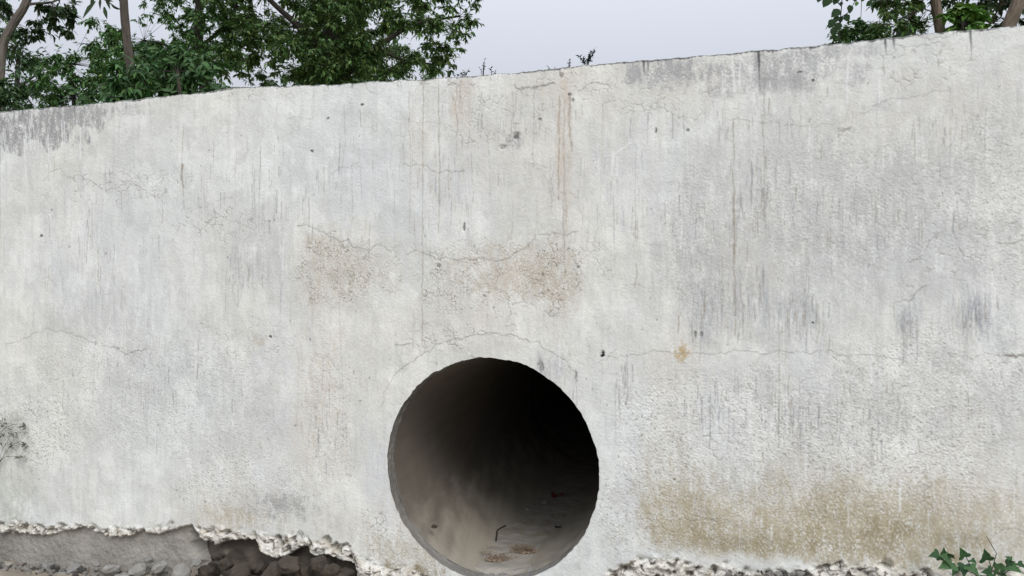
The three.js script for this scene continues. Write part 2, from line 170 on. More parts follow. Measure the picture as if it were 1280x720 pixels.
// -- cracks
const crackList = [[[[55, 226], [62, 215], [76, 210], [84, 222], [100, 219], [115, 227], [126, 237], [145, 236], [160, 229], [176, 236], [196, 246], [210, 240]], .003, .6], [[[247, 248], [254, 258], [262, 252], [268, 266], [280, 272], [300, 276], [318, 290]], .0028, .5], [[[372, 283], [384, 280], [396, 286], [410, 296], [425, 302], [436, 298], [444, 310], [462, 312], [474, 306], [490, 314]], .0032, .75], [[[507, 317], [520, 312], [530, 318], [545, 322], [566, 323], [590, 325], [606, 324], [622, 328], [640, 318], [655, 310], [672, 296], [690, 290], [706, 294], [722, 288]], .0034, .62], [[[645, 108], [655, 110], [668, 109], [682, 106], [694, 104]], .0045, .8], [[[722, 111], [735, 109], [744, 105], [764, 104]], .0035, .7], [[[754, 128], [770, 126], [790, 131], [815, 133], [830, 135]], .0028, .5], [[[505, 205], [520, 206], [534, 208], [546, 214], [560, 211], [580, 217]], .003, .7], [[[655, 205], [670, 204], [684, 207]], .003, .5], [[[415, 218], [426, 210], [440, 208], [450, 203]], .003, .5], [[[430, 215], [450, 208], [446, 202]], .0025, .4], [[[500, 462], [530, 440], [562, 425], [590, 420], [618, 417], [645, 420], [672, 430], [700, 446], [722, 464]], .003, .8], [[[500, 462], [484, 482], [474, 510]], .0028, .6], [[[760, 447], [800, 441], [850, 442], [900, 440], [960, 439], [1030, 440], [1080, 443], [1130, 445]], .003, .6], [[[1178, 444], [1220, 445], [1260, 443], [1280, 447]], .003, .5], [[[1256, 443], [1268, 444], [1280, 446]], .005, .8], [[[8, 432], [22, 426], [38, 418], [56, 413], [76, 413], [96, 420], [116, 428], [130, 434], [150, 436]], .0035, .5], [[[140, 434], [155, 440], [170, 441], [182, 436]], .004, .6], [[[1075, 142], [1100, 130], [1120, 123], [1145, 121], [1165, 115], [1182, 112]], .0024, .6], [[[912, 150], [928, 151], [950, 153], [990, 155], [1040, 157], [1062, 159]], .0024, .6], [[[1050, 160], [1064, 159]], .006, .6], [[[845, 567], [865, 562], [872, 550], [890, 541], [905, 544], [925, 540], [945, 545]], .0024, .5], [[[1120, 377], [1138, 376], [1146, 366], [1158, 356]], .0035, .6], [[[1130, 330], [1148, 320], [1165, 300], [1185, 292]], .0028, .5], [[[1250, 300], [1268, 308], [1280, 300]], .0035, .6], [[[1140, 40], [1165, 49], [1182, 47], [1198, 40], [1232, 37]], .003, .5], [[[1120, 56], [1140, 58], [1160, 57], [1176, 55]], .003, .5], [[[640, 620], [630, 660], [640, 690]], .0001, 0], [[[447, 100], [470, 116], [478, 115]], .003, .5], [[[560, 105], [570, 108], [580, 106]], .004, .7], [[[475, 640], [478, 655], [470, 662], [476, 680], [474, 700]], .003, .55], [[[540, 380], [552, 372], [556, 360]], .002, .4], [[[636, 372], [640, 390], [634, 405], [646, 410]], .003, .6], [[[640, 380], [655, 378], [672, 383]], .0028, .5], [[[680, 391], [690, 396], [704, 397]], .0032, .6], [[[525, 410], [535, 404], [550, 406], [560, 415]], .003, .5], [[[495, 428], [505, 434], [514, 431]], .004, .6], [[[520, 155], [540, 152], [560, 155]], .0025, .5], [[[150, 238], [156, 246], [150, 252], [160, 254]], .0025, .45], [[[120, 355], [130, 366], [138, 366]], .0028, .5], [[[165, 200], [168, 208], [164, 216]], .003, .6], [[[395, 440], [410, 446], [424, 462]], .003, .45], [[[300, 120], [315, 128], [330, 122], [352, 124]], .0022, .35], [[[180, 146], [200, 140], [220, 150]], .002, .3], [[[1010, 118], [1030, 122], [1055, 120]], .002, .3], [[[880, 640], [892, 655], [888, 668]], .003, .6], [[[850, 650], [890, 648], [915, 654], [930, 660]], .003, .5], [[[1240, 668], [1262, 666], [1280, 662]], .003, .5], [[[744, 395], [752, 410], [764, 408], [770, 414]], .0025, .45], [[[780, 360], [800, 352], [815, 366]], .0025, .45], [[[690, 205], [688, 225], [690, 255]], .003, .5]];
for (const [p, w, a] of crackList) if (a) { line(p, w * 0.9, a, { wander: 0.022 }); for (const [x, y] of p) for (let k = 0; k < 2; k++) if (rnd() < 0.75) { const an = rr(0, 6.28), l = rr(4, 15), bx = x + Math.cos(an) * l, by = y + Math.sin(an) * l; line([[x, y], [bx, by], [bx + rr(-7, 7), by + rr(-2, 8)]], w * 0.55, a * 0.7, { wander: 0.03 }); } }
for (let n = 0; n < 210; n++) {                               // hairlines everywhere, short and crooked
  const x = rr(0, 1280), y = rr(120, 690), a = rnd() < 0.5 ? rr(-0.4, 0.4) : rr(0, 6.28), l = rr(8, 34); line([[x, y], [x + Math.cos(a) * l, y + Math.sin(a) * l * 0.7]], rr(.0014, .0026), rr(.2, .55), { wander: 0.03 });
}
// -- runs of dirty water from the top
for (const [x, y0, y1, w, a] of [[529, 100, 430, .0032, .75], [548, 104, 292, .003, .75], [511, 112, 280, .0026, .6], [571, 105, 162, .0035, .7], [430, 130, 220, .003, .45], [426, 300, 500, .0024, .5], [699, 120, 250, .004, .8], [712, 118, 190, .006, .6], [706, 120, 280, .004, .5], [668, 110, 210, .003, .6], [688, 200, 262, .003, .5], [917, 150, 420, .0034, .65], [917, 245, 330, .006, .6], [955, 90, 275, .003, .6], [974, 455, 560, .0034, .7], [986, 470, 545, .0028, .6], [965, 460, 520, .0024, .5], [1000, 470, 560, .0026, .5], [1008, 300, 420, .0024, .4], [229, 158, 262, .0036, .5], [228, 205, 235, .006, .7], [0, 190, 380, .005, .4], [110, 250, 310, .003, .4], [112, 290, 312, .004, .6], [62, 330, 350, .003, .5], [602, 110, 175, .0024, .4], [640, 100, 180, .003, .4], [577, 100, 130, .004, .5], [795, 330, 360, .004, .5], [795, 180, 320, .003, .35], [752, 130, 210, .003, .35], [560, 405, 440, .003, .3], [902, 320, 420, .003, .4], [1096, 380, 440, .003, .3], [1022, 380, 430, .004, .4], [1190, 460, 560, .003, .35], [373, 440, 540, .003, .3], [1167, 392, 424, .0028, .5], [1117, 385, 410, .003, .5]]) line([[x, y0], [x + rr(-2, 2), (y0 + y1) / 2], [x + rr(-3, 3), y1]], w, a, { c: stainC, wander: 0.007, broken: 0.7, depth: 0.7 });
for (let n = 0; n < 260; n++) { const x = rr(-20, 1300), y = rr(110, 600); line([[x, y], [x + rr(-2, 2), y + rr(14, 70)]], rr(.0012, .0028), rr(.12, .42), { c: rnd() < 0.5 ? [0.38, 0.37, 0.36] : stainC, wander: 0.006, broken: 0.9, depth: 0.4 }); }
patch(706, 170, 14, 110, tan, .4, { vert: 6, grain: 0.8 }); patch(577, 128, 14, 40, tan, .4, { vert: 5, grain: 0.8 }); patch(525, 150, 16, 70, tan, .18, { vert: 6, grain: 0.8 });
for (const [x, y0, y1, w] of [[948, 62, 112, .007], [950, 110, 135, .002], [1213, 34, 76, .006], [804, 73, 97, .007], [809, 73, 95, .006], [822, 71, 82, .007], [1106, 46, 70, .007], [1116, 45, 62, .007], [92, 130, 148, .006], [17, 137, 142, .007], [24, 137, 145, .006], [28, 137, 148, .006], [200, 120, 130, .004], [1192, 38, 47, .004], [1196, 37, 47, .004], [1201, 37, 43, .004], [966, 63, 67, .008], [1014, 57, 65, .01], [655, 89, 92, .01], [670, 88, 90, .008], [680, 90, 96, .003], [795, 76, 80, .008], [700, 90, 97, .004], [440, 107, 112, .006], [425, 106, 110, .005], [410, 106, 114, .004], [530, 98, 103, .006], [345, 108, 113, .004], [226, 118, 124, .004], [1240, 34, 38, .004]]) line([[x, y0 - 4], [x + (y1 - y0 > 15 ? 2 : 0), y1]], w, 1, { c: [0.045, 0.045, 0.05], wander: 0.003, broken: 0.1, depth: 0.3, taper: true });
for (let i = 0; i < TW; i++) { const x = toX(i), yt = crestY(x); for (let j = Math.floor((yt - 0.05 - Y0) * PPM); j < TH; j++) { const y = toY(j), k = j * TW + i; if (j < 0) continue; const g = 0.022 * fbm(x * 5, 3.3, 4) + 0.018 * noise(x * 70, y * 20) + 0.012 * noise(x * 24, 8), m = sstep(-0.002, 0.003, y - yt + 0.0075 + g * 0.26); put(k, [0.07, 0.07, 0.065], m * 0.97 * clamp(0.9 + 0.7 * noise(x * 90, y * 90))); } }
// -- holes, pocks and spalled spots
for (const [x, y, rx, ry, a] of [[754, 442, 3, 5, 1], [580, 284, 1.6, 7, .8], [676, 458, 4, 9, .6], [646, 170, 7, 6, .6], [628, 184, 5, 4, .6], [390, 189, 2, 2, .9], [338, 421, 2, 2, .9], [52, 295, 2, 2, .9], [1016, 404, 2, 2, .8], [869, 418, 2, 5, .6], [877, 418, 2, 4, .6], [453, 131, 2.5, 2, .8], [410, 148, 2, 2, .8], [843, 600, 2, 2, .8], [716, 125, 2, 3, .7], [860, 163, 2.5, 2.5, .7], [820, 163, 1.6, 4, .7], [712, 118, 3, 2, .7], [720, 472, 2, 10, .5], [702, 94, 3, 4, .7], [675, 149, 2.5, 2, .7], [1000, 91, 5, 2, .8], [1016, 101, 2, 2, .8], [723, 334, 2, 2, .7], [606, 370, 2, 2, .6], [549, 332, 3, 3, .6], [375, 668, 5, 5, .6], [347, 672, 4, 4, .7]]) { patch(x, y, rx * 0.9, ry * 0.9, [0.07, 0.065, 0.06], a, { grain: rx > 4 ? 1 : 0.3, edge: 0.9, soft: 0.4 }); const [cx, cy, ax, ay] = area(x, y, rx, ry); box(cx, cy, ax * 1.2, ay * 1.2, (k, X, Y) => { HT[k] -= 4 * a * (1 - sstep(0.5, 1.1, Math.hypot((X - cx) / ax, (Y - cy) / ay))); }); }
for (let n = 0; n < 420; n++) { const x = rr(0, 1280), y = rr(60, 690), s = rr(.4, 1.1); patch(x, y, s * rr(.7, 1.6), s * rr(.7, 2), rnd() < 0.75 ? [0.2, 0.19, 0.18] : [0.8, 0.8, 0.78], rr(.3, .8), { grain: 0, edge: 0.9, soft: 0.4 }); }
// -- lime-white crumbling mortar along the foot, with soil caught in it
for (let j = 0; j < 300; j++) for (let i = 0; i < TW; i++) {
  const k = j * TW + i, x = toX(i), y = toY(j), e = lumpEdge(x) + 0.035 * fbm(x * 9, y * 9 + 4, 3), m = 1 - sstep(-0.02, 0.012, y - e); if (m <= 0) continue;
  const wx = x + 0.02 * noise(x * 24, y * 24), wy = y + 0.02 * noise(x * 24 + 5, y * 24 + 8), [f1, f2] = cells(wx * 46, wy * 52), n = fbm(wx * 40, wy * 46, 4);
  put(k, [0.66, 0.63, 0.56], m * 0.85); put(k, [0.30, 0.285, 0.25], m * 0.5 * sstep(0.1, 0.45, fbm(x * 26 + 8, y * 30, 4))); put(k, [0.42, 0.37, 0.29], m * 0.7 * sstep(0.05, 0.5, fbm(x * 12 + 3, y * 12, 3)));
  put(k, [0.12, 0.10, 0.075], m * 0.92 * sstep(0.3, 0.46, n + 0.12 * f1)); HT[k] += m * (1 * (0.6 - f1) + 5 * n);
}

const wallMap = (() => {
  const d = new Uint8Array(NP * 4); for (let k = 0; k < NP; k++) { d[4 * k] = 255 * clamp(enc(Math.max(0, R_[k]))) + 0.5; d[4 * k + 1] = 255 * clamp(enc(Math.max(0, G_[k]))) + 0.5; d[4 * k + 2] = 255 * clamp(enc(Math.max(0, B_[k]))) + 0.5; d[4 * k + 3] = 255; }
  return wrapTex(new THREE.DataTexture(d, TW, TH, THREE.RGBAFormat), true);
})();
const wallBump = (() => { const d = new Float32Array(NP * 4); for (let k = 0; k < NP; k++) { const v = clamp((HT[k] + 10) / 20); d[4 * k] = d[4 * k + 1] = d[4 * k + 2] = v; d[4 * k + 3] = 1; } return wrapTex(new THREE.DataTexture(d, TW, TH, THREE.RGBAFormat, THREE.FloatType)); })();
const plaster = new THREE.MeshStandardMaterial({ map: wallMap, bumpMap: wallBump, bumpScale: 0.026, roughness: 0.93 });

// relief of the wall face in metres: trowel waves, and lumps and hollows at the crumbling foot
function faceZ(x, y) {
  let z = 0.006 * fbm(x * 1.6, y * 1.8, 3) + 0.0018 * fbm(x * 14, y * 10, 2);
  const m = 1 - sstep(-0.03, 0.02, y - lumpEdge(x) - 0.035 * fbm(x * 9, y * 9 + 4, 3));
  if (m > 0) { const wx = x + 0.03 * noise(x * 14, y * 14), wy = y + 0.03 * noise(x * 14 + 5, y * 14 + 8), [f1] = cells(wx * 17, wy * 20), [g1] = cells(wx * 36 + 4, wy * 36); z += m * (0.006 * (0.5 - g1) + 0.004 * f1 + 0.02 * fbm(x * 8, y * 9, 3) + 0.014 * fbm(wx * 28, wy * 30, 4) - 0.045 * sstep(0.16, 0.36, fbm(wx * 20 + 9, wy * 24, 3))); }
  for (const [hx, hy, r] of HOLES) { const d = Math.hypot(x - hx, y - hy) / r; if (d < 1.4) z -= 0.045 * (1 - sstep(0.6, 1.2, d + 0.2 * noise(x * 60, y * 60))); }
  return z;
}
const HOLES = [[...W(408, 676), 0.022], [...W(347, 674), 0.014], [...W(366, 675), 0.012]];
const rimR = (a) => PIPE_R - 0.001 + 0.005 * fbm(Math.cos(a) * 4 + 9, Math.sin(a) * 4, 4) + 0.0035 * fbm(Math.cos(a) * 16, Math.sin(a) * 16 + 3, 3) + 0.010 * Math.max(0, noise(Math.cos(a) * 9 + 3, Math.sin(a) * 9) - 0.25);
const headwall = thing('headwall', 'long whitewashed cement culvert wall with cracked, water-stained plaster around the round pipe mouth', 'wall');
{
  const cols = []; for (let x = -9; x < X0; x += 0.06) cols.push(x); for (let x = X0; x < X1; x += 0.0085) cols.push(x); for (let x = X1; x <= 7; x += 0.06) cols.push(x);
  const rowsF = []; for (let i = 0; i <= 90; i++) rowsF.push(0.26 * i / 90); for (let i = 1; i <= 210; i++) rowsF.push(0.26 + 0.74 * i / 210);
  const extra = 10, NR = rowsF.length + extra + 1, pos = [], uv = [], idx = [], kill = [];
  for (const x of cols) {
    const lip = 0.012 * fbm(x * 40, 2.2, 2), yt = crestY(x), yb = lowEdge(x) + lip, r = 0.008 + 0.004 * noise(x * 6, 7);
    const add = (y, z, v) => { pos.push(x, y, z); uv.push((x - X0) / (X1 - X0), (v - Y0) / (Y1 - Y0)); kill.push(0); };
    add(yb + 0.005, -0.07, yb);
    for (const f of rowsF) { const y = lerp(yb, yt - r, f); add(y, faceZ(x, y) - (f === 0 ? 0.012 : 0), y); }
    for (let k = 1; k <= 5; k++) { const a = k / 5 * Math.PI / 2; add(yt - r + r * Math.sin(a), faceZ(x, yt) - r + r * Math.cos(a), yt - r + r * a); }
    for (let k = 1; k <= 4; k++) add(yt + 0.006 * fbm(x * 20, k * 3, 2), -r - k * 0.085, yt + k * 0.05);
    add(1.9, -0.365, yt + 0.6);
  }
  const nC = cols.length, per = pos.length / 3 / nC, R = (k) => { const dx = pos[3 * k], dy = pos[3 * k + 1] - PIPE_Y; return [Math.hypot(dx, dy), Math.atan2(dy, dx)]; };
  const inside = new Uint8Array(nC * per); for (let k = 0; k < nC * per; k++) { const [d, a] = R(k); if (d < rimR(a) && pos[3 * k + 2] > -0.2) inside[k] = 1; }
  const snap = new Set();
  for (let i = 0; i < nC - 1; i++) for (let j = 0; j < per - 1; j++) {
    const q = [i * per + j, (i + 1) * per + j, (i + 1) * per + j + 1, i * per + j + 1], n = q.reduce((s, k) => s + inside[k], 0);
    if (n === 4) continue;
    if (n) for (const k of q) if (inside[k]) snap.add(k);
    idx.push(q[0], q[1], q[2], q[0], q[2], q[3]);
  }
  for (const k of snap) { const [, a] = R(k), r = rimR(a); pos[3 * k] = r * Math.cos(a); pos[3 * k + 1] = PIPE_Y + r * Math.sin(a); uv[2 * k] = (pos[3 * k] - X0) / (X1 - X0); uv[2 * k + 1] = (pos[3 * k + 1] - Y0) / (Y1 - Y0); }
  const g = new THREE.BufferGeometry(); g.setAttribute('position', new THREE.Float32BufferAttribute(pos, 3)); g.setAttribute('uv', new THREE.Float32BufferAttribute(uv, 2)); g.setIndex(idx); g.computeVertexNormals();
  mesh('plaster_face', g, plaster, headwall);
  // the cut edge of the plaster inside the mouth
  const p2 = [], u2 = [], i2 = [], N = 420, M = 8;
  for (let n = 0; n <= N; n++) { const a = n / N * Math.PI * 2, r0 = rimR(a), ca = Math.cos(a), sa = Math.sin(a), fz = faceZ(r0 * ca, PIPE_Y + r0 * sa) + 0.0015;
    for (let k = 0; k <= M; k++) { const t = k / M, r = lerp(r0, 0.4915, t * t) + (k && k < M ? 0.005 * fbm(ca * 12 + k * 0.9, sa * 12, 4) : 0); p2.push(r * ca, PIPE_Y + r * sa, lerp(fz, -0.06, t)); u2.push(a * 0.5, t * 0.09); } }
  for (let n = 0; n < N; n++) for (let k = 0; k < M; k++) { const q = n * (M + 1) + k; i2.push(q, q + 1, q + M + 2, q, q + M + 2, q + M + 1); }
  const e = new THREE.BufferGeometry(); e.setAttribute('position', new THREE.Float32BufferAttribute(p2, 3)); e.setAttribute('uv', new THREE.Float32BufferAttribute(u2, 2)); e.setIndex(i2); e.computeVertexNormals();
  headwall.userData.edge = undefined; globalThis.mouthEdge = e;
}

// cement and soil textures, one metre to the repeat
const cementMap = dataTex(512, 512, (i, j, o) => { const x = i / 128, y = j / 128, v = 0.20 + 0.05 * fbm(x * 1.2, y * 1.2, 4) + 0.035 * noise(x * 14, y * 14) + 0.03 * (hash(i, j, 4) - 0.5); o[0] = v * 1.04; o[1] = v * 0.99; o[2] = v * 0.9; }, true);
const cementBump = dataTex(512, 512, (i, j, o) => { const x = i / 128, y = j / 128; o[0] = o[1] = o[2] = clamp(0.5 + 0.3 * fbm(x * 6, y * 6, 4) + 0.1 * (hash(i, j, 5) - 0.5)); });
const soilMap = dataTex(512, 512, (i, j, o) => { const x = i / 64, y = j / 64, v = 0.13 + 0.06 * fbm(x * 1.4, y * 1.4, 5) + 0.03 * (hash(i, j, 6) - 0.5), [f1, , cv] = cells(x * 3, y * 3); const s = cv > 0.7 ? 0.09 * sstep(0.4, 0.2, f1) : 0; o[0] = v * 1.1 + s; o[1] = v * 0.93 + s; o[2] = v * 0.7 + s * 0.9; }, true);
const soilBump = dataTex(512, 512, (i, j, o) => { const x = i / 64, y = j / 64; o[0] = o[1] = o[2] = clamp(0.5 + 0.35 * fbm(x * 2, y * 2, 5)); });
const edgeMat = new THREE.MeshStandardMaterial({ map: cementMap, bumpMap: cementBump, bumpScale: 0.008, roughness: 0.95, color: new THREE.Color(0.85, 0.84, 0.82) });
mesh('mouth_edge', globalThis.mouthEdge, edgeMat, headwall); delete globalThis.mouthEdge;
function sheet(nx, ny, fn) { const p = [], u = [], id = []; for (let j = 0; j <= ny; j++) for (let i = 0; i <= nx; i++) { const [x, y, z, a, b] = fn(i / nx, j / ny); p.push(x, y, z); u.push(a, b); } for (let j = 0; j < ny; j++) for (let i = 0; i < nx; i++) { const q = j * (nx + 1) + i; id.push(q, q + 1, q + nx + 2, q, q + nx + 2, q + nx + 1); } const g = new THREE.BufferGeometry(); g.setAttribute('position', new THREE.Float32BufferAttribute(p, 3)); g.setAttribute('uv', new THREE.Float32BufferAttribute(u, 2)); g.setIndex(id); g.computeVertexNormals(); return g; }
{ // what the fallen plaster lays bare: smooth grey cement on the far left, dark earthy masonry nearer the pipe
  const greyMat = new THREE.MeshStandardMaterial({ map: cementMap, bumpMap: cementBump, bumpScale: 0.014, roughness: 0.95, color: new THREE.Color(1.5, 1.48, 1.44) });
  const [xa] = W(251, 680), [xb] = W(452, 700), [xl] = W(-60, 700);
  tag(mesh('exposed_cement', sheet(150, 60, (s, t) => { const y = lerp(-0.3, 0.42, t), x = lerp(xl - 1, xa + 0.05 * fbm(y * 14, 3, 3) - 0.02, s); return [x, y, -0.03 + 0.008 * fbm(x * 5, y * 5, 3) - 0.06 * sstep(0.97, 1, s), x * 1.3, y * 1.3]; }), greyMat, headwall), 'smooth grey cement bared below the broken plaster at the lower left');
  const coreMat = new THREE.MeshStandardMaterial({ map: soilMap, bumpMap: soilBump, bumpScale: 0.02, roughness: 1, color: new THREE.Color(0.8, 0.8, 0.82) });
  tag(mesh('exposed_masonry', sheet(130, 60, (s, t) => { const x = lerp(xa - 0.4, xb + 0.1, s), y = lerp(-0.3, 0.42, t), [f1] = cells(x * 9, y * 10); return [x, y, -0.085 + 0.02 * fbm(x * 7, y * 7, 3) + 0.03 * (0.5 - f1), x, y]; }), coreMat, headwall), 'dark hollow of earthy masonry under the broken plaster edge left of the pipe');
}

// ------------------------------------------------------------------ concrete pipe
const pipe = thing('concrete_pipe', 'round concrete drainage pipe running through the whitewashed wall, dark inside', 'pipe', [0, PIPE_Y, 0]);
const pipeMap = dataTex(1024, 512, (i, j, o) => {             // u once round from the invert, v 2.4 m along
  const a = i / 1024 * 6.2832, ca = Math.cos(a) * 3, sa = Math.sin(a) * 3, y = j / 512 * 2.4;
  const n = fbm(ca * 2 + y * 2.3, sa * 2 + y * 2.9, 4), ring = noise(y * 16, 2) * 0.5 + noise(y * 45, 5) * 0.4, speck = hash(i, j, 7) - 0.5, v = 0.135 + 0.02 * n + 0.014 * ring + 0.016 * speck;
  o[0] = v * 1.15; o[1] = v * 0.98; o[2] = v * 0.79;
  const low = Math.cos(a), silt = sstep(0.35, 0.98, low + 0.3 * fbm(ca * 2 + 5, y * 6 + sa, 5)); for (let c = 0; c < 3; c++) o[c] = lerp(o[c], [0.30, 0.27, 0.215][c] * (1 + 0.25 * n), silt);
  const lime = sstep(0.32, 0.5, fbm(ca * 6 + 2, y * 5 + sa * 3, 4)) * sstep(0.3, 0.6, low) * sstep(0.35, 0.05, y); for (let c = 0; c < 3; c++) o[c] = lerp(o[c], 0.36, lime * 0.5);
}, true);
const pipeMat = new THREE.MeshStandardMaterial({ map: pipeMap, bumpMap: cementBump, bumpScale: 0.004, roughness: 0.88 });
function pipeSection(z0, z1) {
  const prof = [], n = 36; for (let k = 0; k <= n; k++) prof.push([0.492, lerp(z0, z1, k / n)]); prof.push([0.505, z1 - 0.002], [0.58, z1 - 0.002], [0.58, z0], [0.5, z0]);
  const N = 160, p = [], u = [], id = [], m = prof.length;
  for (let i = 0; i <= N; i++) for (let k = 0; k < m; k++) { const a = i / N * 6.28319, [r0, z] = prof[k], r = r0 + (k <= n ? 0.0025 * fbm(Math.cos(a) * 3 + z, Math.sin(a) * 3 - z * 1.3, 3) : 0); p.push(r * Math.sin(a), -r * Math.cos(a), z); u.push(i / N, -z / 2.4); }
  for (let i = 0; i < N; i++) for (let k = 0; k < m - 1; k++) { const q = i * m + k; id.push(q, q + 1, q + m + 1, q, q + m + 1, q + m); }
  const g = new THREE.BufferGeometry(); g.setAttribute('position', new THREE.Float32BufferAttribute(p, 3)); g.setAttribute('uv', new THREE.Float32BufferAttribute(u, 2)); g.setIndex(id); g.computeVertexNormals(); return g;
}
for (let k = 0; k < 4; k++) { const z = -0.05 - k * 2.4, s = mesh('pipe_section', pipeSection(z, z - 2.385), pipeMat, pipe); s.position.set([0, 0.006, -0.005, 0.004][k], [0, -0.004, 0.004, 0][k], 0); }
// dried silt on the floor of the pipe
const siltMat = new THREE.MeshStandardMaterial({ map: dataTex(512, 512, (i, j, o) => { const x = i / 128, y = j / 128, v = 0.30 + 0.045 * fbm(x * 1.6, y * 1.6, 4) + 0.02 * noise(x * 18, y * 18) + 0.035 * (hash(i, j, 8) - 0.5), b = sstep(0.15, 0.5, fbm(x * 1.5 + 7, y * 1.5 + 2, 4)); o[0] = v * lerp(1.03, 0.9, b); o[1] = v * lerp(0.95, 0.79, b); o[2] = v * lerp(0.81, 0.62, b); }, true), bumpMap: soilBump, bumpScale: 0.01, roughness: 1 });
const siltY = (x, z) => PIPE_Y - 0.492 + 0.013 + 0.009 * fbm(x * 3 + 2, z * 2, 3) + 0.005 * fbm(x * 14, z * 14, 3) + 0.12 * x * x - 0.02 * sstep(-0.12, 0.0, z);
tag(mesh('silt', sheet(60, 320, (s, t) => { const x = lerp(-0.3, 0.3, s), z = 0.0 - 9.4 * Math.pow(t, 1.6); return [x, siltY(x, z), z, x * 1.2, z * 1.2]; }), siltMat), 'pale dried silt lying along the floor of the concrete pipe', 'silt', null, 'stuff');
{ // unseen soil-textured cap, added to keep daylight out of the far end
  tag(mesh('added_light_plug', sheet(24, 24, (s, t) => { const x = lerp(-0.56, 0.56, s), y = lerp(-0.56, 0.56, t); return [x, PIPE_Y + y, -9.5 - 0.1 * noise(x * 5, y * 5), x, y]; }), new THREE.MeshStandardMaterial({ map: soilMap, roughness: 1 })), null, null, null, 'structure');
}

// ------------------------------------------------------------------ ground in front, road bank behind
const soilMat = new THREE.MeshStandardMaterial({ map: soilMap, bumpMap: soilBump, bumpScale: 0.03, roughness: 1, color: new THREE.Color(1.7, 1.7, 1.75) });
const footY = (x) => lerp(-0.02, 0.05, sstep(-2.6, -1.3, x)) + 0.29 * sstep(0.45, 1.25, x);
const groundY = (x, z) => { const f = clamp(1 - z / 1.1); return lerp(-0.12, footY(x), f * f * (3 - 2 * f)) + 0.03 * fbm(x * 2.3, z * 2.3, 4) * clamp(1 - z / 40, 0.1, 1) + 0.012 * fbm(x * 11, z * 11, 2) * clamp(1 - z / 3); };
tag(mesh('ground', sheet(260, 120, (s, t) => { const a = s * 2 - 1, x = a * 4 + Math.sign(a) * Math.pow(Math.abs(a), 5) * 500, z = -0.06 + 3 * t + Math.pow(t, 6) * 500; return [x, groundY(x, z), z, x / 2, z / 2]; }), soilMat), null, null, null, 'structure');
const bankMat = new THREE.MeshStandardMaterial({ map: soilMap, bumpMap: soilBump, bumpScale: 0.03, roughness: 1, color: new THREE.Color(0.75, 1.0, 0.6) });
tag(mesh('embankment', sheet(160, 80, (s, t) => { const a = s * 2 - 1, x = a * 14 + Math.sign(a) * Math.pow(Math.abs(a), 5) * 500, out = Math.max(sstep(-8.6, -10.5, x), sstep(6.6, 8.5, x)), z0 = lerp(-0.34, 3, out); const z = t < 0.2 ? lerp(z0, -0.35, t / 0.2) : -0.35 - 20 * (t - 0.2) - Math.pow((t - 0.2) / 0.8, 5) * 500, y = t < 0.2 ? lerp(-0.3 * out + 2.25 * (1 - out), 2.25, t / 0.2) : 2.25; return [x, y + 0.04 * fbm(x * 0.8, z * 0.8, 3) - (out ? 0 : 0.1), z, x / 2, z / 2]; }), bankMat), null, null, null, 'structure');

// ------------------------------------------------------------------ stones, clods and litter at the foot of the wall
function lump(r, rough = 0.3, detail = 3, flat = 0.7) { let g = new THREE.IcosahedronGeometry(r, detail); g.deleteAttribute('uv'); g.deleteAttribute('normal'); g = mergeVertices(g, r * 1e-4); const p = g.attributes.position, s = rnd() * 90, u = []; for (let k = 0; k < p.count; k++) { const x = p.getX(k) / r, y = p.getY(k) / r, z = p.getZ(k) / r, f = 1 + rough * (fbm(x * 1.1 + s, y * 1.1 + z * 1.3, 3) + 0.5 * noise(z * 2 + s, x * 2 - y)); p.setXYZ(k, x * r * f, y * r * f * flat, z * r * f); u.push(x * r * 2 + y * r, z * r * 2 + y * r * 1.3); } g.setAttribute('uv', new THREE.Float32BufferAttribute(u, 2)); g.computeVertexNormals(); return g; }
const rockMat = new THREE.MeshStandardMaterial({ map: soilMap, bumpMap: soilBump, bumpScale: 0.02, roughness: 1, color: new THREE.Color(0.95, 0.9, 0.88) });
const limeMap = dataTex(256, 256, (i, j, o) => { const x = i / 32, y = j / 32, v = 0.58 + 0.12 * fbm(x, y, 4) + 0.06 * (hash(i, j, 12) - 0.5), d = sstep(0.1, 0.5, fbm(x * 1.3 + 9, y * 1.3, 4)); o[0] = lerp(v, 0.3, d * 0.7); o[1] = lerp(v * 0.97, 0.26, d * 0.7); o[2] = lerp(v * 0.89, 0.2, d * 0.7); }, true);
const limeMat = new THREE.MeshStandardMaterial({ map: limeMap, bumpMap: soilBump, bumpScale: 0.015, roughness: 1 });
const stoneShapes = [0, 1, 2, 3].map(() => lump(1, 0.55, 4, 0.75)), crumbShapes = [0, 1, 2].map(() => lump(1, 0.6, 3, 0.8));
function stone(px, py, rpx, z, mat, name, label, group, cat, k) { const [x, y] = W(px, py, z), r = rpx * 0.0036, m = mesh(name, stoneShapes[k % 4], mat); m.position.set(x, y, z); m.scale.set(r * rr(0.9, 1.3), r * rr(0.8, 1.1), r); m.rotation.set(rr(-.5, .5), rr(0, 6.28), rr(-.5, .5)); return tag(m, label, cat, group); }
[[262, 714, 13], [282, 706, 10], [300, 716, 13], [322, 709, 11], [344, 714, 13], [362, 706, 12], [380, 716, 14], [398, 705, 12], [412, 714, 12], [430, 718, 12], [272, 695, 8], [338, 724, 13], [366, 726, 14], [312, 728, 14], [418, 728, 14]].forEach(([x, y, r], k) => stone(x, y, r, 0.0 + 0.035 * (k % 3), rockMat, 'stone', 'dark brown earthy stone in the heap under the broken plaster left of the pipe', 'dark stones heaped under the broken plaster', 'stone', k));
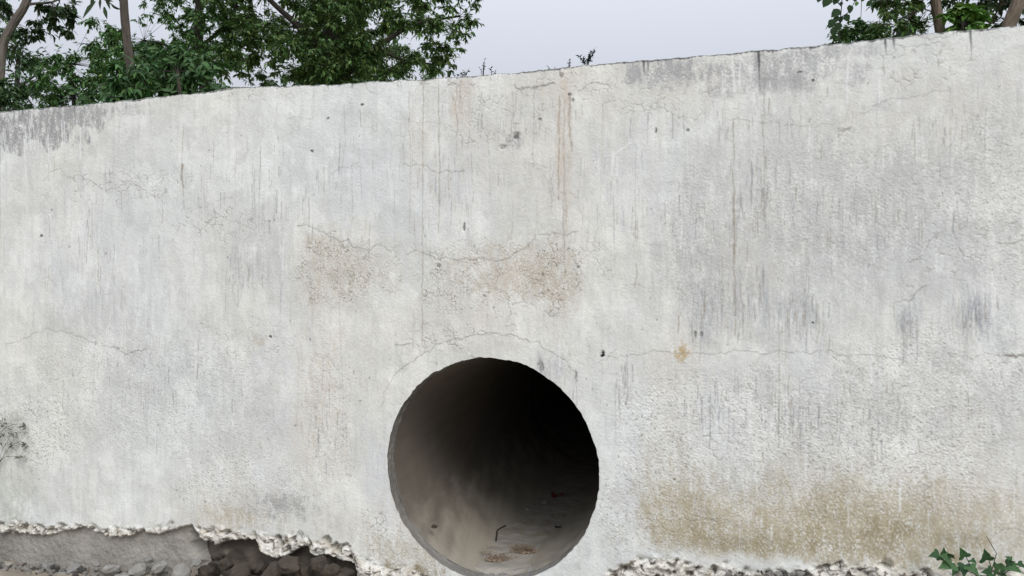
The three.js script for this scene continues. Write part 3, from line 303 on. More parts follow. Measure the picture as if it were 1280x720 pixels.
[[92, 712, 9], [120, 704, 6], [140, 712, 10], [172, 715, 12], [200, 709, 9], [226, 716, 13], [60, 708, 8], [186, 700, 6], [246, 704, 7], [30, 714, 10], [76, 722, 12], [152, 724, 12], [206, 726, 12]].forEach(([x, y, r], k) => stone(x, y, r, 0.02 + 0.03 * (k % 3), limeMat, 'mortar_lump', 'pale lump of fallen lime mortar on the soil at the lower left', 'fallen mortar lumps below the grey cement', 'mortar lump', k + 1));
{ // crumbs too many to count
  const N = 900, im = new THREE.InstancedMesh(crumbShapes[0], limeMat, N), o = new THREE.Object3D(), c = new THREE.Color();
  for (let k = 0; k < N; k++) { const left = k % 2, x = left ? rr(-3.2, -0.55) : rr(0.5, 2.2), z = Math.abs(gauss()) * 0.09 + 0.015, r = 0.004 + 0.012 * rnd() ** 2.5; o.position.set(x, groundY(x, z) + r * 0.5 + (z < 0.04 ? 0.02 * rnd() : 0), z); o.scale.set(r * 1.2, r, r); o.rotation.set(rr(0, 6), rr(0, 6), rr(0, 6)); o.updateMatrix(); im.setMatrixAt(k, o.matrix); const v = rnd() < 0.25 ? 0.3 : rr(.75, 1.05); im.setColorAt(k, c.setRGB(v, v * 0.98, v * 0.95)); }
  im.name = 'mortar_crumbs'; im.castShadow = im.receiveShadow = true; scene.add(im); tag(im, 'crumbs of lime mortar and grit strewn along the foot of the wall', 'rubble', null, 'stuff');
}
const onFloor = (px, py) => { const t = 1.27 / ((py - 360) / F), p = at(px, py, t); p.y = siltY(p.x, p.z); return p; };
{
  const leafLitter = new THREE.MeshStandardMaterial({ color: new THREE.Color(0.23, 0.175, 0.12), roughness: 1, side: THREE.DoubleSide });
  const mkClump = (px, py, w, n, label) => { const p = onFloor(px, py), parts = []; for (let k = 0; k < n * 2; k++) { const g = new THREE.CylinderGeometry(0.0009, 0.0014, rr(.006, .035), 4); g.rotateZ(1.57 + rr(-.5, .5)); g.rotateY(rr(0, 6.28)); g.translate(gauss() * w, rr(.003, .03), gauss() * w * 0.6); parts.push(g); } for (let k = 0; k < n * 0.8; k++) { const g = lump(rr(.002, .010), 0.5, 1, 0.7); g.deleteAttribute('uv'); const q = g.toNonIndexed(); q.computeVertexNormals(); q.translate(gauss() * w, 0.005, gauss() * w * 0.6); q.setAttribute('uv', new THREE.Float32BufferAttribute(new Float32Array(q.attributes.position.count * 2), 2)); parts.push(q); } const m = mesh('dry_debris', mergeGeometries(parts.map((g) => g.index ? g.toNonIndexed() : g)), leafLitter); m.position.copy(p); tag(m, label, 'debris'); };
  mkClump(655, 684, 0.06, 70, 'tangled clump of dry straw and clods inside the pipe mouth, right of the floor crack');
  mkClump(622, 694, 0.07, 44, 'brown smear of dry straw and grit at the middle of the pipe mouth floor');
  [[612, 712, .03, 'pale clod of earth at the lip of the pipe floor, left of the grey one'], [629, 712, .024, 'small grey clod at the lip of the pipe floor, right of the paler one'], [543, 658, .014, 'dark flat chip stuck on the lower left inside of the pipe']].forEach(([x, y, r, label], k) => { const p = k < 2 ? onFloor(x, y) : at(x, y, 3.72); const m = mesh('clod', stoneShapes[k], k === 2 ? rockMat : limeMat); m.position.copy(p); m.scale.set(r, r * 0.7, r); tag(m, label, 'clod'); });
  const twig = mesh('twig', new THREE.TubeGeometry(new THREE.CatmullRomCurve3([onFloor(620, 673), onFloor(621, 666), onFloor(622, 661), onFloor(632, 655)].map((p) => p.setY(p.y + 0.006))), 14, 0.004, 6), new THREE.MeshStandardMaterial({ color: new THREE.Color(0.03, 0.026, 0.02), roughness: 1 })); tag(twig, 'thin dark crooked twig lying on the pale silt in the pipe', 'twig');
  const sg = sheet(10, 6, (u, v) => [(u - 0.5) * 0.075, 0.012 * Math.sin(u * 7 + v * 3) + 0.012, (v - 0.5) * 0.05, u, v]), scrap = mesh('plastic_scrap', sg, new THREE.MeshStandardMaterial({ color: new THREE.Color(0.28, 0.04, 0.035), roughness: 0.5, side: THREE.DoubleSide })); scrap.position.copy(onFloor(696, 617)); scrap.rotation.y = 0.5; tag(scrap, 'small red plastic scrap lying deep on the dark pipe floor', 'litter');
  const leafP = onFloor(698, 656), chip = mesh('dry_leaf', sheet(6, 4, (u, v) => [(u - 0.5) * 0.045 * (1 - 0.6 * Math.abs(v - .5)), 0.008 + 0.01 * (u - .5) ** 2, (v - 0.5) * 0.03, u, v]), new THREE.MeshStandardMaterial({ color: new THREE.Color(0.04, 0.03, 0.02), roughness: 1, side: THREE.DoubleSide })); chip.position.copy(leafP); tag(chip, 'dark dry leaf on the right side of the pipe floor', 'leaf');
  [[648, 628, .02], [660, 634, .016], [632, 640, .016], [680, 625, .02], [610, 680, .008], [668, 700, .008]].forEach(([x, y, r], k) => { const m = mesh('pebble', crumbShapes[k % 3], limeMat); m.position.copy(onFloor(x, y)); m.scale.setScalar(r); tag(m, 'small pale pebble half sunk in the silt of the pipe floor', 'pebble', 'pebbles on the pipe floor'); });
}

// ------------------------------------------------------------------ plants
function leafGeo(len, wid, { broad = 0.4, droop = 0.25, fold = 0.3, tip = 1 } = {}) { // base at the origin, along +x, face up
  const ts = [0, 0.12, broad, 0.72, 1], ws = [0.02, 0.55, 1, 0.6 * tip, 0], p = [], id = [];
  ts.forEach((t, k) => { const y = -droop * len * t * t, w = ws[k] * wid / 2; p.push(t * len, y + fold * w, -w, t * len, y, 0, t * len, y + fold * w, w); });
  for (let k = 0; k < 4; k++) { const q = 3 * k; id.push(q, q + 1, q + 4, q, q + 4, q + 3, q + 1, q + 2, q + 5, q + 1, q + 5, q + 4); }
  const g = new THREE.BufferGeometry(); g.setAttribute('position', new THREE.Float32BufferAttribute(p, 3)); g.setIndex(id); g.computeVertexNormals(); return g;
}
const leafMat = (r, g, b, rough = 0.7) => new THREE.MeshPhysicalMaterial({ color: new THREE.Color(r, g, b), roughness: rough, specularIntensity: 0.35, side: THREE.DoubleSide, transmission: 0.42, thickness: 0 });
const barkMap = dataTex(256, 512, (i, j, o) => { const x = i / 64, y = j / 128, n = fbm(x * 3, y * 1.1, 4), m = noise(x * 9, y * 2.5), v = 0.17 + 0.07 * n + 0.05 * m; o[0] = v * 1.12; o[1] = v * 0.96; o[2] = v * 0.78; }, true);
const barkBump = dataTex(256, 512, (i, j, o) => { const x = i / 64, y = j / 128; o[0] = o[1] = o[2] = clamp(0.5 + 0.35 * fbm(x * 4, y * 1.4, 4)); });
const bark = (r, g, b) => new THREE.MeshStandardMaterial({ map: barkMap, bumpMap: barkBump, bumpScale: 0.03, roughness: 0.95, color: new THREE.Color(r, g, b) });
function limb(pts, r0, r1, sides = 9) { // tapered, slightly knotty tube
  const c = new THREE.CatmullRomCurve3(pts), n = Math.max(3, Math.min(60, Math.round(c.getLength() / 0.06))), fr = c.computeFrenetFrames(n), p = [], u = [], id = [], s = rnd() * 50, L = c.getLength();
  for (let k = 0; k <= n; k++) { const t = k / n, o = c.getPointAt(t), r = lerp(r0, r1, t); for (let i = 0; i <= sides; i++) { const a = i / sides * 6.28319, w = r * (1 + 0.16 * noise(Math.cos(a) + s, t * L * 4 + Math.sin(a)) + 0.1 * noise(s, t * L * 9)); const N = fr.normals[k], B = fr.binormals[k]; p.push(o.x + w * (Math.cos(a) * N.x + Math.sin(a) * B.x), o.y + w * (Math.cos(a) * N.y + Math.sin(a) * B.y), o.z + w * (Math.cos(a) * N.z + Math.sin(a) * B.z)); u.push(i / sides * 0.5, t * L); } }
  for (let k = 0; k < n; k++) for (let i = 0; i < sides; i++) { const q = k * (sides + 1) + i; id.push(q, q + 1, q + sides + 2, q, q + sides + 2, q + sides + 1); }
  const g = new THREE.BufferGeometry(); g.setAttribute('position', new THREE.Float32BufferAttribute(p, 3)); g.setAttribute('uv', new THREE.Float32BufferAttribute(u, 2)); g.setIndex(id); g.computeVertexNormals(); return g;
}
const dummy = new THREE.Object3D(), ex = new THREE.Vector3(), ey = new THREE.Vector3(), ez = new THREE.Vector3(), basis = new THREE.Matrix4();
function leafMatrix(pos, dir, up, size) { ex.copy(dir).normalize(); ez.crossVectors(ex, up).normalize(); ey.crossVectors(ez, ex); basis.makeBasis(ex, ey, ez); dummy.quaternion.setFromRotationMatrix(basis); dummy.position.copy(pos); dummy.scale.setScalar(size); dummy.updateMatrix(); return dummy.matrix; }
const randDir = (down = 0.3) => { const a = rr(0, 6.2832); return new THREE.Vector3(Math.cos(a), rr(-0.7, 0.5) - down, Math.sin(a)); };
const randUp = () => new THREE.Vector3(gauss() * 0.55, 1, gauss() * 0.55);
// clumps: [centre, radius, leaves]; leaves sit along short twigs that fan out of the middle of each clump
function crown(root, clumps, geo, mat, { size = 1, down = 0.3, vary = 0.35, flat = 0.8, dense = 2.6 } = {}) {
  const items = [], twigs = [], B = root.position, tmp = new THREE.Vector3();
  for (const [c, r, n0] of clumps) { const n = n0 * dense, tw = Math.max(3, Math.round(n / 9)); for (let k = 0; k < tw; k++) { const d = new THREE.Vector3(gauss(), gauss() * flat - 0.1, gauss()).multiplyScalar(r * 1.25), m = Math.ceil(n / tw), a = c.clone().addScaledVector(d, 0.15), e = c.clone().add(d); twigs.push([a, e]);
    for (let q = 0; q < m; q++) { tmp.copy(a).lerp(e, (q + rnd()) / m).add(new THREE.Vector3(gauss(), gauss(), gauss()).multiplyScalar(r * 0.14)); items.push([tmp.clone(), randDir(down).addScaledVector(d, 0.8 / r), randUp(), size * rr(0.65, 1.25), Math.exp(gauss() * vary)]); } } }
  const im = new THREE.InstancedMesh(geo, mat, items.length), col = new THREE.Color();
  items.forEach(([p, d, u, s, v], k) => { im.setMatrixAt(k, leafMatrix(p.sub(B), d, u, s)); im.setColorAt(k, col.setRGB(v * rr(0.95, 1.5), v * 1.25, v * rr(0.75, 1.5))); });
  im.name = 'crown'; im.castShadow = im.receiveShadow = true; im.userData.kind = 'stuff'; root.add(im);
  return twigs;
}
function twigMesh(root, twigs, r, mat, name = 'twigs') { const gs = twigs.map(([a, b]) => { const d = b.clone().sub(a), l = d.length(), g = new THREE.CylinderGeometry(r * 0.5, r, l, 4, 1, true); g.translate(0, l / 2, 0); g.applyQuaternion(new THREE.Quaternion().setFromUnitVectors(new THREE.Vector3(0, 1, 0), d.normalize())); g.translate(a.x - root.position.x, a.y - root.position.y, a.z - root.position.z); return g; }); if (gs.length) tag(mesh(name, mergeGeometries(gs), mat, root), null, null, null, 'stuff'); }
function treeAt(name, label, cat, { base, trunk, r0, r1, limbs = [], wood, clumps = [], geo, mat, opts, twigR = 0.003, group }) {
  const root = thing(name, label, cat, [base.x, base.y, base.z], group), rel = (p) => p.clone().sub(base);
  if (trunk) mesh('trunk', limb(trunk.map(rel), r0, r1, 12), wood, root);
  for (const [pts, a, b] of limbs) mesh('limb', limb(pts.map(rel), a, b, 7), wood, root);
  if (clumps.length) { const tw = crown(root, clumps, geo, mat, opts); const ends = limbs.flatMap(([pts]) => pts).concat(trunk || []); if (ends.length) for (const [c] of clumps) { let best = ends[0]; for (const e of ends) if (e.distanceToSquared(c) < best.distanceToSquared(c)) best = e; if (best.distanceTo(c) < 0.6) tw.push([best, c]); } twigMesh(root, tw, twigR, wood); }
  return root;
}
const footOf = (px, depth) => { const p = at(px, 200, depth); p.y = 2.12; return p; };
// fills a stretch of crown: clumps on a loose grid, measured in photograph units and spread in depth
function fill(x0, x1, y0, y1, depth, spread, step, r, n, keep = () => true) { const out = []; for (let y = y0; y <= y1; y += step) for (let x = x0; x <= x1; x += step) { const px = x + rr(-.5, .5) * step * 1.1, py = y + rr(-.5, .5) * step * 1.1; if (keep(px, py)) out.push([at(px, py, depth + rr(-spread, spread)), r * rr(.7, 1.3), Math.round(n * rr(.7, 1.3))]); } return out; }
const near = (px, py, list) => list.every(([x, y, rx, ry]) => ((px - x) / rx) ** 2 + ((py - y) / ry) ** 2 > 1);
const darkGreen = leafMat(0.085, 0.145, 0.045), midGreen = leafMat(0.075, 0.15, 0.045), blueGreen = leafMat(0.065, 0.12, 0.05), freshGreen = leafMat(0.11, 0.21, 0.045), deepGreen = leafMat(0.034, 0.064, 0.024);
const small = leafGeo(0.062, 0.027), tiny = leafGeo(0.05, 0.024), oval = leafGeo(0.085, 0.05, { broad: 0.45 }), lance = leafGeo(0.16, 0.046, { broad: 0.45, droop: 0.35 }), broadLeaf = leafGeo(0.1, 0.085, { broad: 0.36, droop: 0.3, tip: 0.9 });
const brownBark = bark(0.38, 0.35, 0.33), paleBark = bark(0.7, 0.7, 0.7), tanBark = bark(0.7, 0.62, 0.55), darkBark = bark(0.2, 0.19, 0.18);

{ // dense tree in the middle of the left half
  const base = footOf(420, 9.4), P = (x, y, d = 9.4) => at(x, y, d);
  const gaps = [[345, 12, 26, 14], [306, 92, 18, 20], [332, 62, 14, 14], [352, 88, 12, 18], [470, 20, 12, 14], [510, 44, 14, 16], [532, 42, 12, 14], [512, 92, 12, 10], [300, 12, 12, 12], [370, 70, 9, 14]];
  const clumps = [...fill(282, 566, -190, 100, 9.4, 0.8, 19, 0.135, 50, (x, y) => near(x, y, gaps) && x < 556 + 0.1 * (60 - y)), ...fill(360, 480, -150, 104, 10.6, 0.7, 18, 0.17, 55, (x, y) => near(x, y, gaps)), ...fill(352, 470, 60, 112, 9, 0.5, 16, 0.14, 50, (x, y) => near(x, y, gaps)), ...fill(384, 452, -30, 100, 8.8, 0.3, 17, 0.12, 30, (x, y) => near(x, y, gaps)), ...fill(284, 350, 20, 104, 9.8, 0.4, 11, 0.06, 7), ...fill(286, 370, -40, 104, 10.4, 0.5, 17, 0.11, 22, (x, y) => near(x, y, gaps.slice(0, 5))), ...fill(380, 545, 20, 104, 11.5, 0.6, 17, 0.16, 40, (x, y) => near(x, y, gaps))];
  for (const [x, y, r, n] of [[570, 30, .13, 34], [586, 22, .1, 24], [592, 26, .08, 18], [580, 42, .1, 24], [566, 44, .1, 24], [578, -6, .14, 34], [560, 8, .14, 34], [592, 3, .07, 10], [575, 60, .06, 10], [562, 66, .06, 11], [556, 78, .05, 8], [566, 80, .04, 6], [563, 88, .04, 5], [548, 70, .1, 24], [590, 40, .05, 7], [572, 52, .05, 8], [598, -4, .06, 8], [545, 86, .09, 20], [600, -60, .2, 50], [580, -110, .24, 60], [610, -120, .2, 50]]) clumps.push([P(x, y, 9.2), r, n]);
  treeAt('dense_tree', 'dense dark green tree standing behind the wall, left of the open sky', 'tree', { base, trunk: [base.clone(), P(418, 130), P(412, 60), P(420, -20), P(428, -120)], r0: 0.13, r1: 0.06, limbs: [[[P(414, 110), P(470, 60), P(520, 30), P(575, 20)], .05, .012], [[P(412, 70), P(370, 30), P(330, -10), P(310, -60)], .05, .015], [[P(420, -20), P(500, -50), P(570, -90)], .05, .015], [[P(470, 60), P(505, 75), P(540, 80)], .025, .008]], wood: darkBark, clumps, geo: small, mat: darkGreen, opts: { vary: 0.5, dense: 3.1 } });
}
{ // loose small-leaved tree between the brown trunk and the dense tree
  const base = footOf(262, 10), P = (x, y, d = 10) => at(x, y, d);
  const gaps = [[178, 30, 24, 26], [270, 34, 13, 14], [160, 8, 34, 20], [225, 8, 12, 8], [300, 92, 16, 24], [284, 70, 8, 16]];
  const clumps = [...fill(190, 306, -150, 84, 10, 0.6, 17, 0.13, 46, (x, y) => near(x, y, gaps)), ...fill(236, 262, 20, 100, 9.4, 0.2, 14, 0.1, 24), ...fill(128, 190, 36, 110, 10, 0.5, 15, 0.11, 44, (x, y) => near(x, y, gaps)), ...fill(286, 330, 60, 104, 10.3, 0.5, 15, 0.07, 10), ...fill(150, 282, 62, 130, 10.6, 0.5, 15, 0.13, 40), ...fill(205, 290, 10, 84, 10.8, 0.5, 16, 0.13, 40, (x, y) => near(x, y, gaps))];
  for (const [x, y] of [[186, 18], [196, 10], [180, 4], [200, 22], [172, 26]]) clumps.push([P(x, y), .07, 12]);
  treeAt('small_leaved_tree', 'loose green tree of small leaves just left of the dense dark tree', 'tree', { base, trunk: [base.clone(), P(256, 120), P(248, 40), P(255, -60)], r0: .09, r1: .04, limbs: [[[P(254, 100), P(215, 60), P(180, 50)], .03, .01], [[P(250, 60), P(290, 20), P(300, -30)], .03, .01]], wood: darkBark, clumps, geo: tiny, mat: midGreen, opts: { vary: 0.45 } });
}
{ // thickets at the far left
  const P = (x, y, d) => at(x, y, d);
  let base = footOf(22, 9);
  treeAt('dark_thicket', 'dark small-leaved thicket behind the wall at the far left', 'shrub', { base, trunk: [base.clone(), P(20, 130, 9), P(24, 60, 9)], r0: .05, r1: .02, limbs: [[[P(22, 110, 9), P(50, 90, 9)], .02, .008]], wood: darkBark, clumps: [...fill(-60, 60, 44, 150, 9, .6, 15, .11, 44, (x, y) => near(x, y, [[48, 44, 28, 26], [14, 86, 8, 8], [40, 96, 6, 7], [62, 62, 8, 14]])), ...fill(-8, 14, 96, 140, 6.7, .1, 11, .05, 18), ...fill(-60, 18, -60, 44, 9.4, .5, 17, .13, 40)], geo: tiny, mat: blueGreen, opts: { vary: 0.5, dense: 3 } });
  base = footOf(92, 8.4);
  treeAt('leafy_thicket', 'rounded leafy thicket above the wall between the two left trunks', 'shrub', { base, trunk: [base.clone(), P(92, 120, 8.4), P(88, 80, 8.4)], r0: .04, r1: .015, wood: darkBark, clumps: [...fill(56, 126, 76, 146, 8.4, .5, 14, .1, 46, (x, y) => near(x, y, [[74, 108, 6, 6], [62, 78, 7, 8]])), ...fill(120, 156, 34, 130, 8.8, .4, 14, .09, 40, (x, y) => near(x, y, [[128, 92, 6, 6], [118, 40, 10, 10]]))], geo: tiny, mat: midGreen, opts: { vary: 0.5 } });
}
{ // pale leaning stem, far left
  const P = (x, y) => at(x, y, 7), base = footOf(-6, 7);
  treeAt('leaning_tree', 'slender pale tree leaning right across the top left corner', 'tree', { base, trunk: [base.clone(), P(-3, 140), P(1, 80), P(6, 50), P(18, 27), P(30, 9), P(40, -20), P(56, -110)], r0: .045, r1: .03, limbs: [[[P(32, 6), P(48, 4), P(64, 3), P(92, -10)], .014, .005], [[P(40, -20), P(80, -50), P(100, -60)], .018, .008]], wood: paleBark, clumps: [[46, 28, .07, 24], [54, 40, .05, 16], [62, 12, .09, 30], [78, 12, .1, 34], [88, 22, .08, 26], [92, 8, .06, 16], [76, 36, .07, 22], [86, 40, .06, 18], [70, 24, .06, 16], [36, 36, .07, 20], [28, 46, .08, 24], [44, 46, .06, 14], [10, 10, .12, 40], [14, -20, .16, 50], [60, -30, .2, 70], [100, -50, .2, 60], [24, -60, .25, 80], [54, 6, .07, 20]].map(([x, y, r, n]) => [P(x, y), r, n]), geo: small, mat: deepGreen, opts: { vary: 0.4, down: 0.5 } });
}
function leafParts(root, list, geo, mat, depthOf) { for (const [x, y, tx, ty, s, dz = 0] of list) { const a = at(x, y, depthOf), b = at(tx, ty, depthOf + dz), d = b.clone().sub(a), m = mesh('leaf', geo, mat, root); m.applyMatrix4(leafMatrix(a.clone().sub(root.position), d, new THREE.Vector3(gauss() * .6 + 0.1, 0.4 + gauss() * .5, 1), d.length() * s * 0.9)); } }
const unitLance = leafGeo(1, 0.3, { broad: 0.45, droop: 0.08, fold: 0.25 }), unitBroad = leafGeo(1, 0.85, { broad: 0.38, droop: 0.12, fold: 0.22, tip: 1.1 }), unitIvy = (() => { const half = [[0.02, 0.03], [-0.1, 0.16], [-0.12, 0.34], [0.02, 0.5], [0.16, 0.44], [0.26, 0.3], [0.36, 0.28], [0.52, 0.24], [0.72, 0.13], [0.88, 0.05]], rib = [0, 0, 0, 0.1, 0.2, 0.28, 0.38, 0.54, 0.73, 0.88], p = [], id = [], y = (x, w) => 0.16 * w - 0.22 * x * x + 0.03 * Math.sin(x * 9 + w * 8);
  for (const s of [-1, 1]) { const o = p.length / 3; half.forEach(([x, w], k) => p.push(rib[k], y(rib[k], 0), 0, x, y(x, w), s * w)); p.push(1, y(1, 0), 0); for (let k = 0; k < 9; k++) { const q = o + 2 * k; id.push(q, q + 1, q + 3, q, q + 3, q + 2); } id.push(o + 18, o + 19, o + 20); }
  const g = new THREE.BufferGeometry(); g.setAttribute('position', new THREE.Float32BufferAttribute(p, 3)); g.setIndex(id); g.computeVertexNormals(); return g; })();
{ // brown trunk with drooping long leaves
  const P = (x, y) => at(x, y, 5.6), base = footOf(168, 5.6);
  const root = treeAt('young_mango_tree', 'straight brown trunk with a few long drooping leaves against the sky', 'tree', { base, trunk: [base.clone(), P(164, 100), P(160, 60), P(156, 25), P(154, -10), P(150, -80)], r0: .034, r1: .026, limbs: [[[P(153, 13), P(146, 10), P(139, 5), P(128, -4)], .005, .003], [[P(154, -6), P(132, -12), P(118, -8)], .006, .003]], wood: brownBark });
  leafParts(root, [[120, 1, 100, 24, 1.05], [126, -4, 124, 14, 1], [130, 8, 134, 26, 1], [133, -6, 137, 13, 1.05], [118, -6, 112, 10, 1], [139, 6, 150, 14, .9], [88, -4, 97, 12, .8], [130, 0, 146, 2, .8], [122, -4, 110, -6, 1], [148, -4, 151, 6, .9]], unitLance, deepGreen, 5.6);
}
{ // broad shrub of long glossy leaves right of it
  const P = (x, y, d = 6.6) => at(x, y, d), base = footOf(225, 6.6);
  const root = treeAt('long_leaved_shrub', 'green shrub of long drooping leaves just right of the brown trunk', 'shrub', { base, trunk: [base.clone(), P(225, 120), P(222, 90)], r0: .03, r1: .012, wood: brownBark, clumps: [...fill(146, 180, 84, 140, 5.35, .08, 11, .045, 7, () => true), ...fill(160, 282, 70, 150, 7, .35, 14, .1, 22, (x, y) => y > 60 + Math.max(0, (x - 250) * 1.1) && near(x, y, [[262, 96, 8, 10]]))], geo: lance, mat: leafMat(0.05, 0.115, 0.034, 0.65), opts: { vary: 0.5, down: 0.45, size: .55, dense: 3.6 } });
  const bright = [leafMat(0.06, 0.135, 0.04, 0.65), leafMat(0.045, 0.1, 0.032, 0.65), leafMat(0.085, 0.17, 0.045, 0.65)];
  for (let k = 0; k < 120; k++) { const x = rr(160, 280), y = rr(58, 118) + Math.max(0, (x - 250) * 0.7), a = rr(-0.5, 3.6), l = rr(6, 15); leafParts(root, [[x, y, x + Math.cos(a) * l, y + Math.abs(Math.sin(a)) * l * 0.7, 1, rr(-.1, .06)]], unitLance, bright[k % 3], 6.3); }
  for (let k = 0; k < 46; k++) { const x = rr(84, 150), y = rr(100, 128), a = rr(-0.5, 3.6), l = rr(7, 13); leafParts(root, [[x, y, x + Math.cos(a) * l, y + Math.abs(Math.sin(a)) * l * 0.8, 1, rr(-.1, .06)]], unitLance, bright[k % 3], 6.3); }
}
{ // right: broad-leaved sapling hanging over the sky
  const P = (x, y, d = 5.4) => at(x, y, d), base = footOf(1052, 5.4);
  const root = treeAt('broad_leaved_sapling', 'sapling with broad dark heart-shaped leaves at the left end of the right-hand greenery', 'sapling', { base, trunk: [base.clone(), P(1050, 60), P(1050, 30), P(1052, 8), P(1054, -40)], r0: .0045, r1: .003, limbs: [[[P(1052, 8), P(1040, -4), P(1026, -14)], .004, .002], [[P(1051, 22), P(1062, 14), P(1070, -2)], .004, .002]], wood: darkBark });
  leafParts(root, [[1050, 12, 1038, 22, 1], [1062, 6, 1063, 18, 1], [1038, -4, 1028, 10, 1], [1047, -4, 1041, 8, .9], [1026, -8, 1022, 4, 1], [1056, 18, 1062, 28, 1], [1052, 20, 1050, 30, 1], [1048, 20, 1042, 30, 1], [1042, 24, 1036, 36, 1.05], [1050, 28, 1044, 40, 1], [1044, 34, 1040, 46, 1], [1060, 0, 1057, -10, 1], [1066, -6, 1072, 4, .9], [1058, -6, 1060, 5, .8], [1052, 2, 1050, 12, .6], [1090, 2, 1082, 8, 1], [1094, -4, 1086, 2, 1], [1032, -2, 1034, -14, 1]], unitBroad, leafMat(0.026, 0.058, 0.02, 0.8), 5.4);
  leafParts(root, [[1072, 2, 1069, 9, .9]], unitBroad, freshGreen, 5.4);
}
{ // low hedge, wire-thin creeper, trees on the right
  let base = footOf(1080, 6.4); const P = (x, y, d) => at(x, y, d);
  treeAt('low_bush', 'low small-leaved bush resting on the wall top below the heart-shaped leaves', 'shrub', { base, trunk: [base.clone(), P(1080, 70, 6.4), P(1078, 40, 6.4)], r0: .02, r1: .008, wood: darkBark, clumps: [...fill(1044, 1112, 36, 66, 6.4, .3, 10, .065, 34), ...[[1080, 26], [1072, 32], [1092, 34], [1086, 30], [1100, 34], [1064, 38]].map(([x, y]) => [P(x, y, 6.4), .05, 20])], geo: tiny, mat: midGreen, opts: { size: .8, vary: .5 } });
  base = footOf(1180, 6);
  treeAt('brown_trunk_tree', 'tree with an upright brown trunk on the right, dark leaves to its left', 'tree', { base, trunk: [base.clone(), P(1178, 60, 6), P(1173, 25, 6), P(1168, -8, 6), P(1160, -80, 6)], r0: .042, r1: .033, limbs: [[[P(1170, 17, 6), P(1158, 12, 6), P(1148, 10, 6)], .006, .003], [[P(1168, -8, 6), P(1130, -30, 6), P(1105, -20, 6)], .014, .006]], wood: tanBark, clumps: [...fill(1102, 1130, -40, 46, 6, .3, 12, .075, 30, (x, y) => near(x, y, [[1094, 24, 10, 12]])), ...[[1140, 20], [1144, 32], [1138, 40], [1150, 2], [1138, 4], [1128, 36], [1154, 30], [1150, 44], [1146, -10], [1120, 44], [1150, -30]].map(([x, y]) => [P(x, y, 6.1), .06, 22]), ...fill(1100, 1180, -120, -40, 6, .4, 20, .14, 40)], geo: small, mat: darkGreen, opts: { size: .8, vary: .45 } });
  base = footOf(1205, 5.7);
  treeAt('bright_bush', 'bright green bush just right of the upright brown trunk', 'shrub', { base, trunk: [base.clone(), P(1205, 60, 5.7), P(1203, 30, 5.7)], r0: .02, r1: .008, wood: darkBark, clumps: [...fill(1193, 1220, 12, 60, 5.9, .15, 9, .04, 13), [P(1224, 32, 5.9), .04, 12]], geo: oval, mat: freshGreen, opts: { vary: .4 } });
  base = footOf(1252, 5.8);
  treeAt('leaning_brown_tree', 'thick brown trunk leaning right at the top right corner', 'tree', { base, trunk: [base.clone(), P(1256, 50, 5.8), P(1266, 20, 5.8), P(1279, -12, 5.8), P(1310, -90, 5.8)], r0: .055, r1: .045, limbs: [[[P(1225, 50, 6.3), P(1238, 28, 6.2), P(1250, 8, 6.1), P(1262, -20, 6)], .008, .006]], wood: tanBark, clumps: [...fill(1180, 1290, -60, 8, 6.4, .4, 14, .1, 34), ...[[1222, 12], [1232, 16], [1240, 22], [1226, 26], [1258, 6], [1246, 30], [1275, 24], [1272, 34], [1246, 4], [1256, 24]].map(([x, y]) => [P(x, y, 6.3), .045, 14])], geo: small, mat: deepGreen, opts: { size: .85, vary: .5 } });
  const cr = thing('hanging_creeper', 'single thin creeper stem hanging straight down against the sky above the low bush', 'creeper', at(1076, 30, 6).toArray());
  mesh('stem', limb([[1076, -30], [1077, 0], [1076, 24]].map(([x, y]) => at(x, y, 6).sub(cr.position)), .0025, .002, 5), darkBark, cr);
  leafParts(cr, [[1076, 0, 1073, -8, 1], [1077, 2, 1081, -4, .8]], unitBroad, midGreen, 6);
}
// weeds rooted on the crest of the wall
function weed(px, py, label, shoots, leafSize, mat, curve2 = 0) {
  const [x, y] = W(px, py, -0.06), root = thing('crest_weed', label, 'weed', [x, y, -0.06]);
  const gs = [], stems = [], lg = leafGeo(leafSize, leafSize * 0.45);
  for (const [dx, h, n] of shoots) { const a = new THREE.Vector3(dx * 0.2, -0.01, 0), b = new THREE.Vector3(dx, h, rr(-.02, .02)); stems.push(limb([a, a.clone().lerp(b, .5).add(new THREE.Vector3(-dx * 0.12, 0, 0)), b], .0016, .0008, 4)); for (let k = 0; k < n; k++) { const p = a.clone().lerp(b, 0.25 + 0.75 * (k + rnd()) / n), g = lg.clone(); g.applyMatrix4(leafMatrix(p, new THREE.Vector3(gauss(), rr(-.1, .9), gauss()), randUp(), rr(.7, 1.2))); gs.push(g); } }
  mesh('stem', mergeGeometries(stems), darkBark, root); tag(mesh('foliage', mergeGeometries(gs), mat, root), null, null, null, 'stuff');
}
const weedMat = leafMat(0.022, 0.036, 0.028);
weed(733, 80, 'dark bushy sprout with spreading shoots, tallest weed on the wall crest against open sky', [[.022, .052, 34], [.034, .062, 34], [-.036, .042, 22], [.006, .04, 30], [-.014, .024, 18]], .015, weedMat);
weed(712, 85, 'tiny upright dark sprout left of the bushy one on the wall crest', [[.002, .034, 16], [-.003, .02, 8]], .011, weedMat);
weed(604, 92, 'thin straggling weed with few tiny leaves on the wall crest', [[.0, .05, 6], [.012, .058, 6], [-.02, .03, 5]], .016, weedMat);
weed(615, 91, 'small bent weed right of the straggling one on the crest', [[-.008, .026, 8], [.012, .01, 5]], .015, weedMat);
weed(580, 94, 'low spreading weed on the crest beside the dense tree', [[.02, .022, 12], [-.022, .014, 10], [.004, .018, 8]], .017, weedMat);
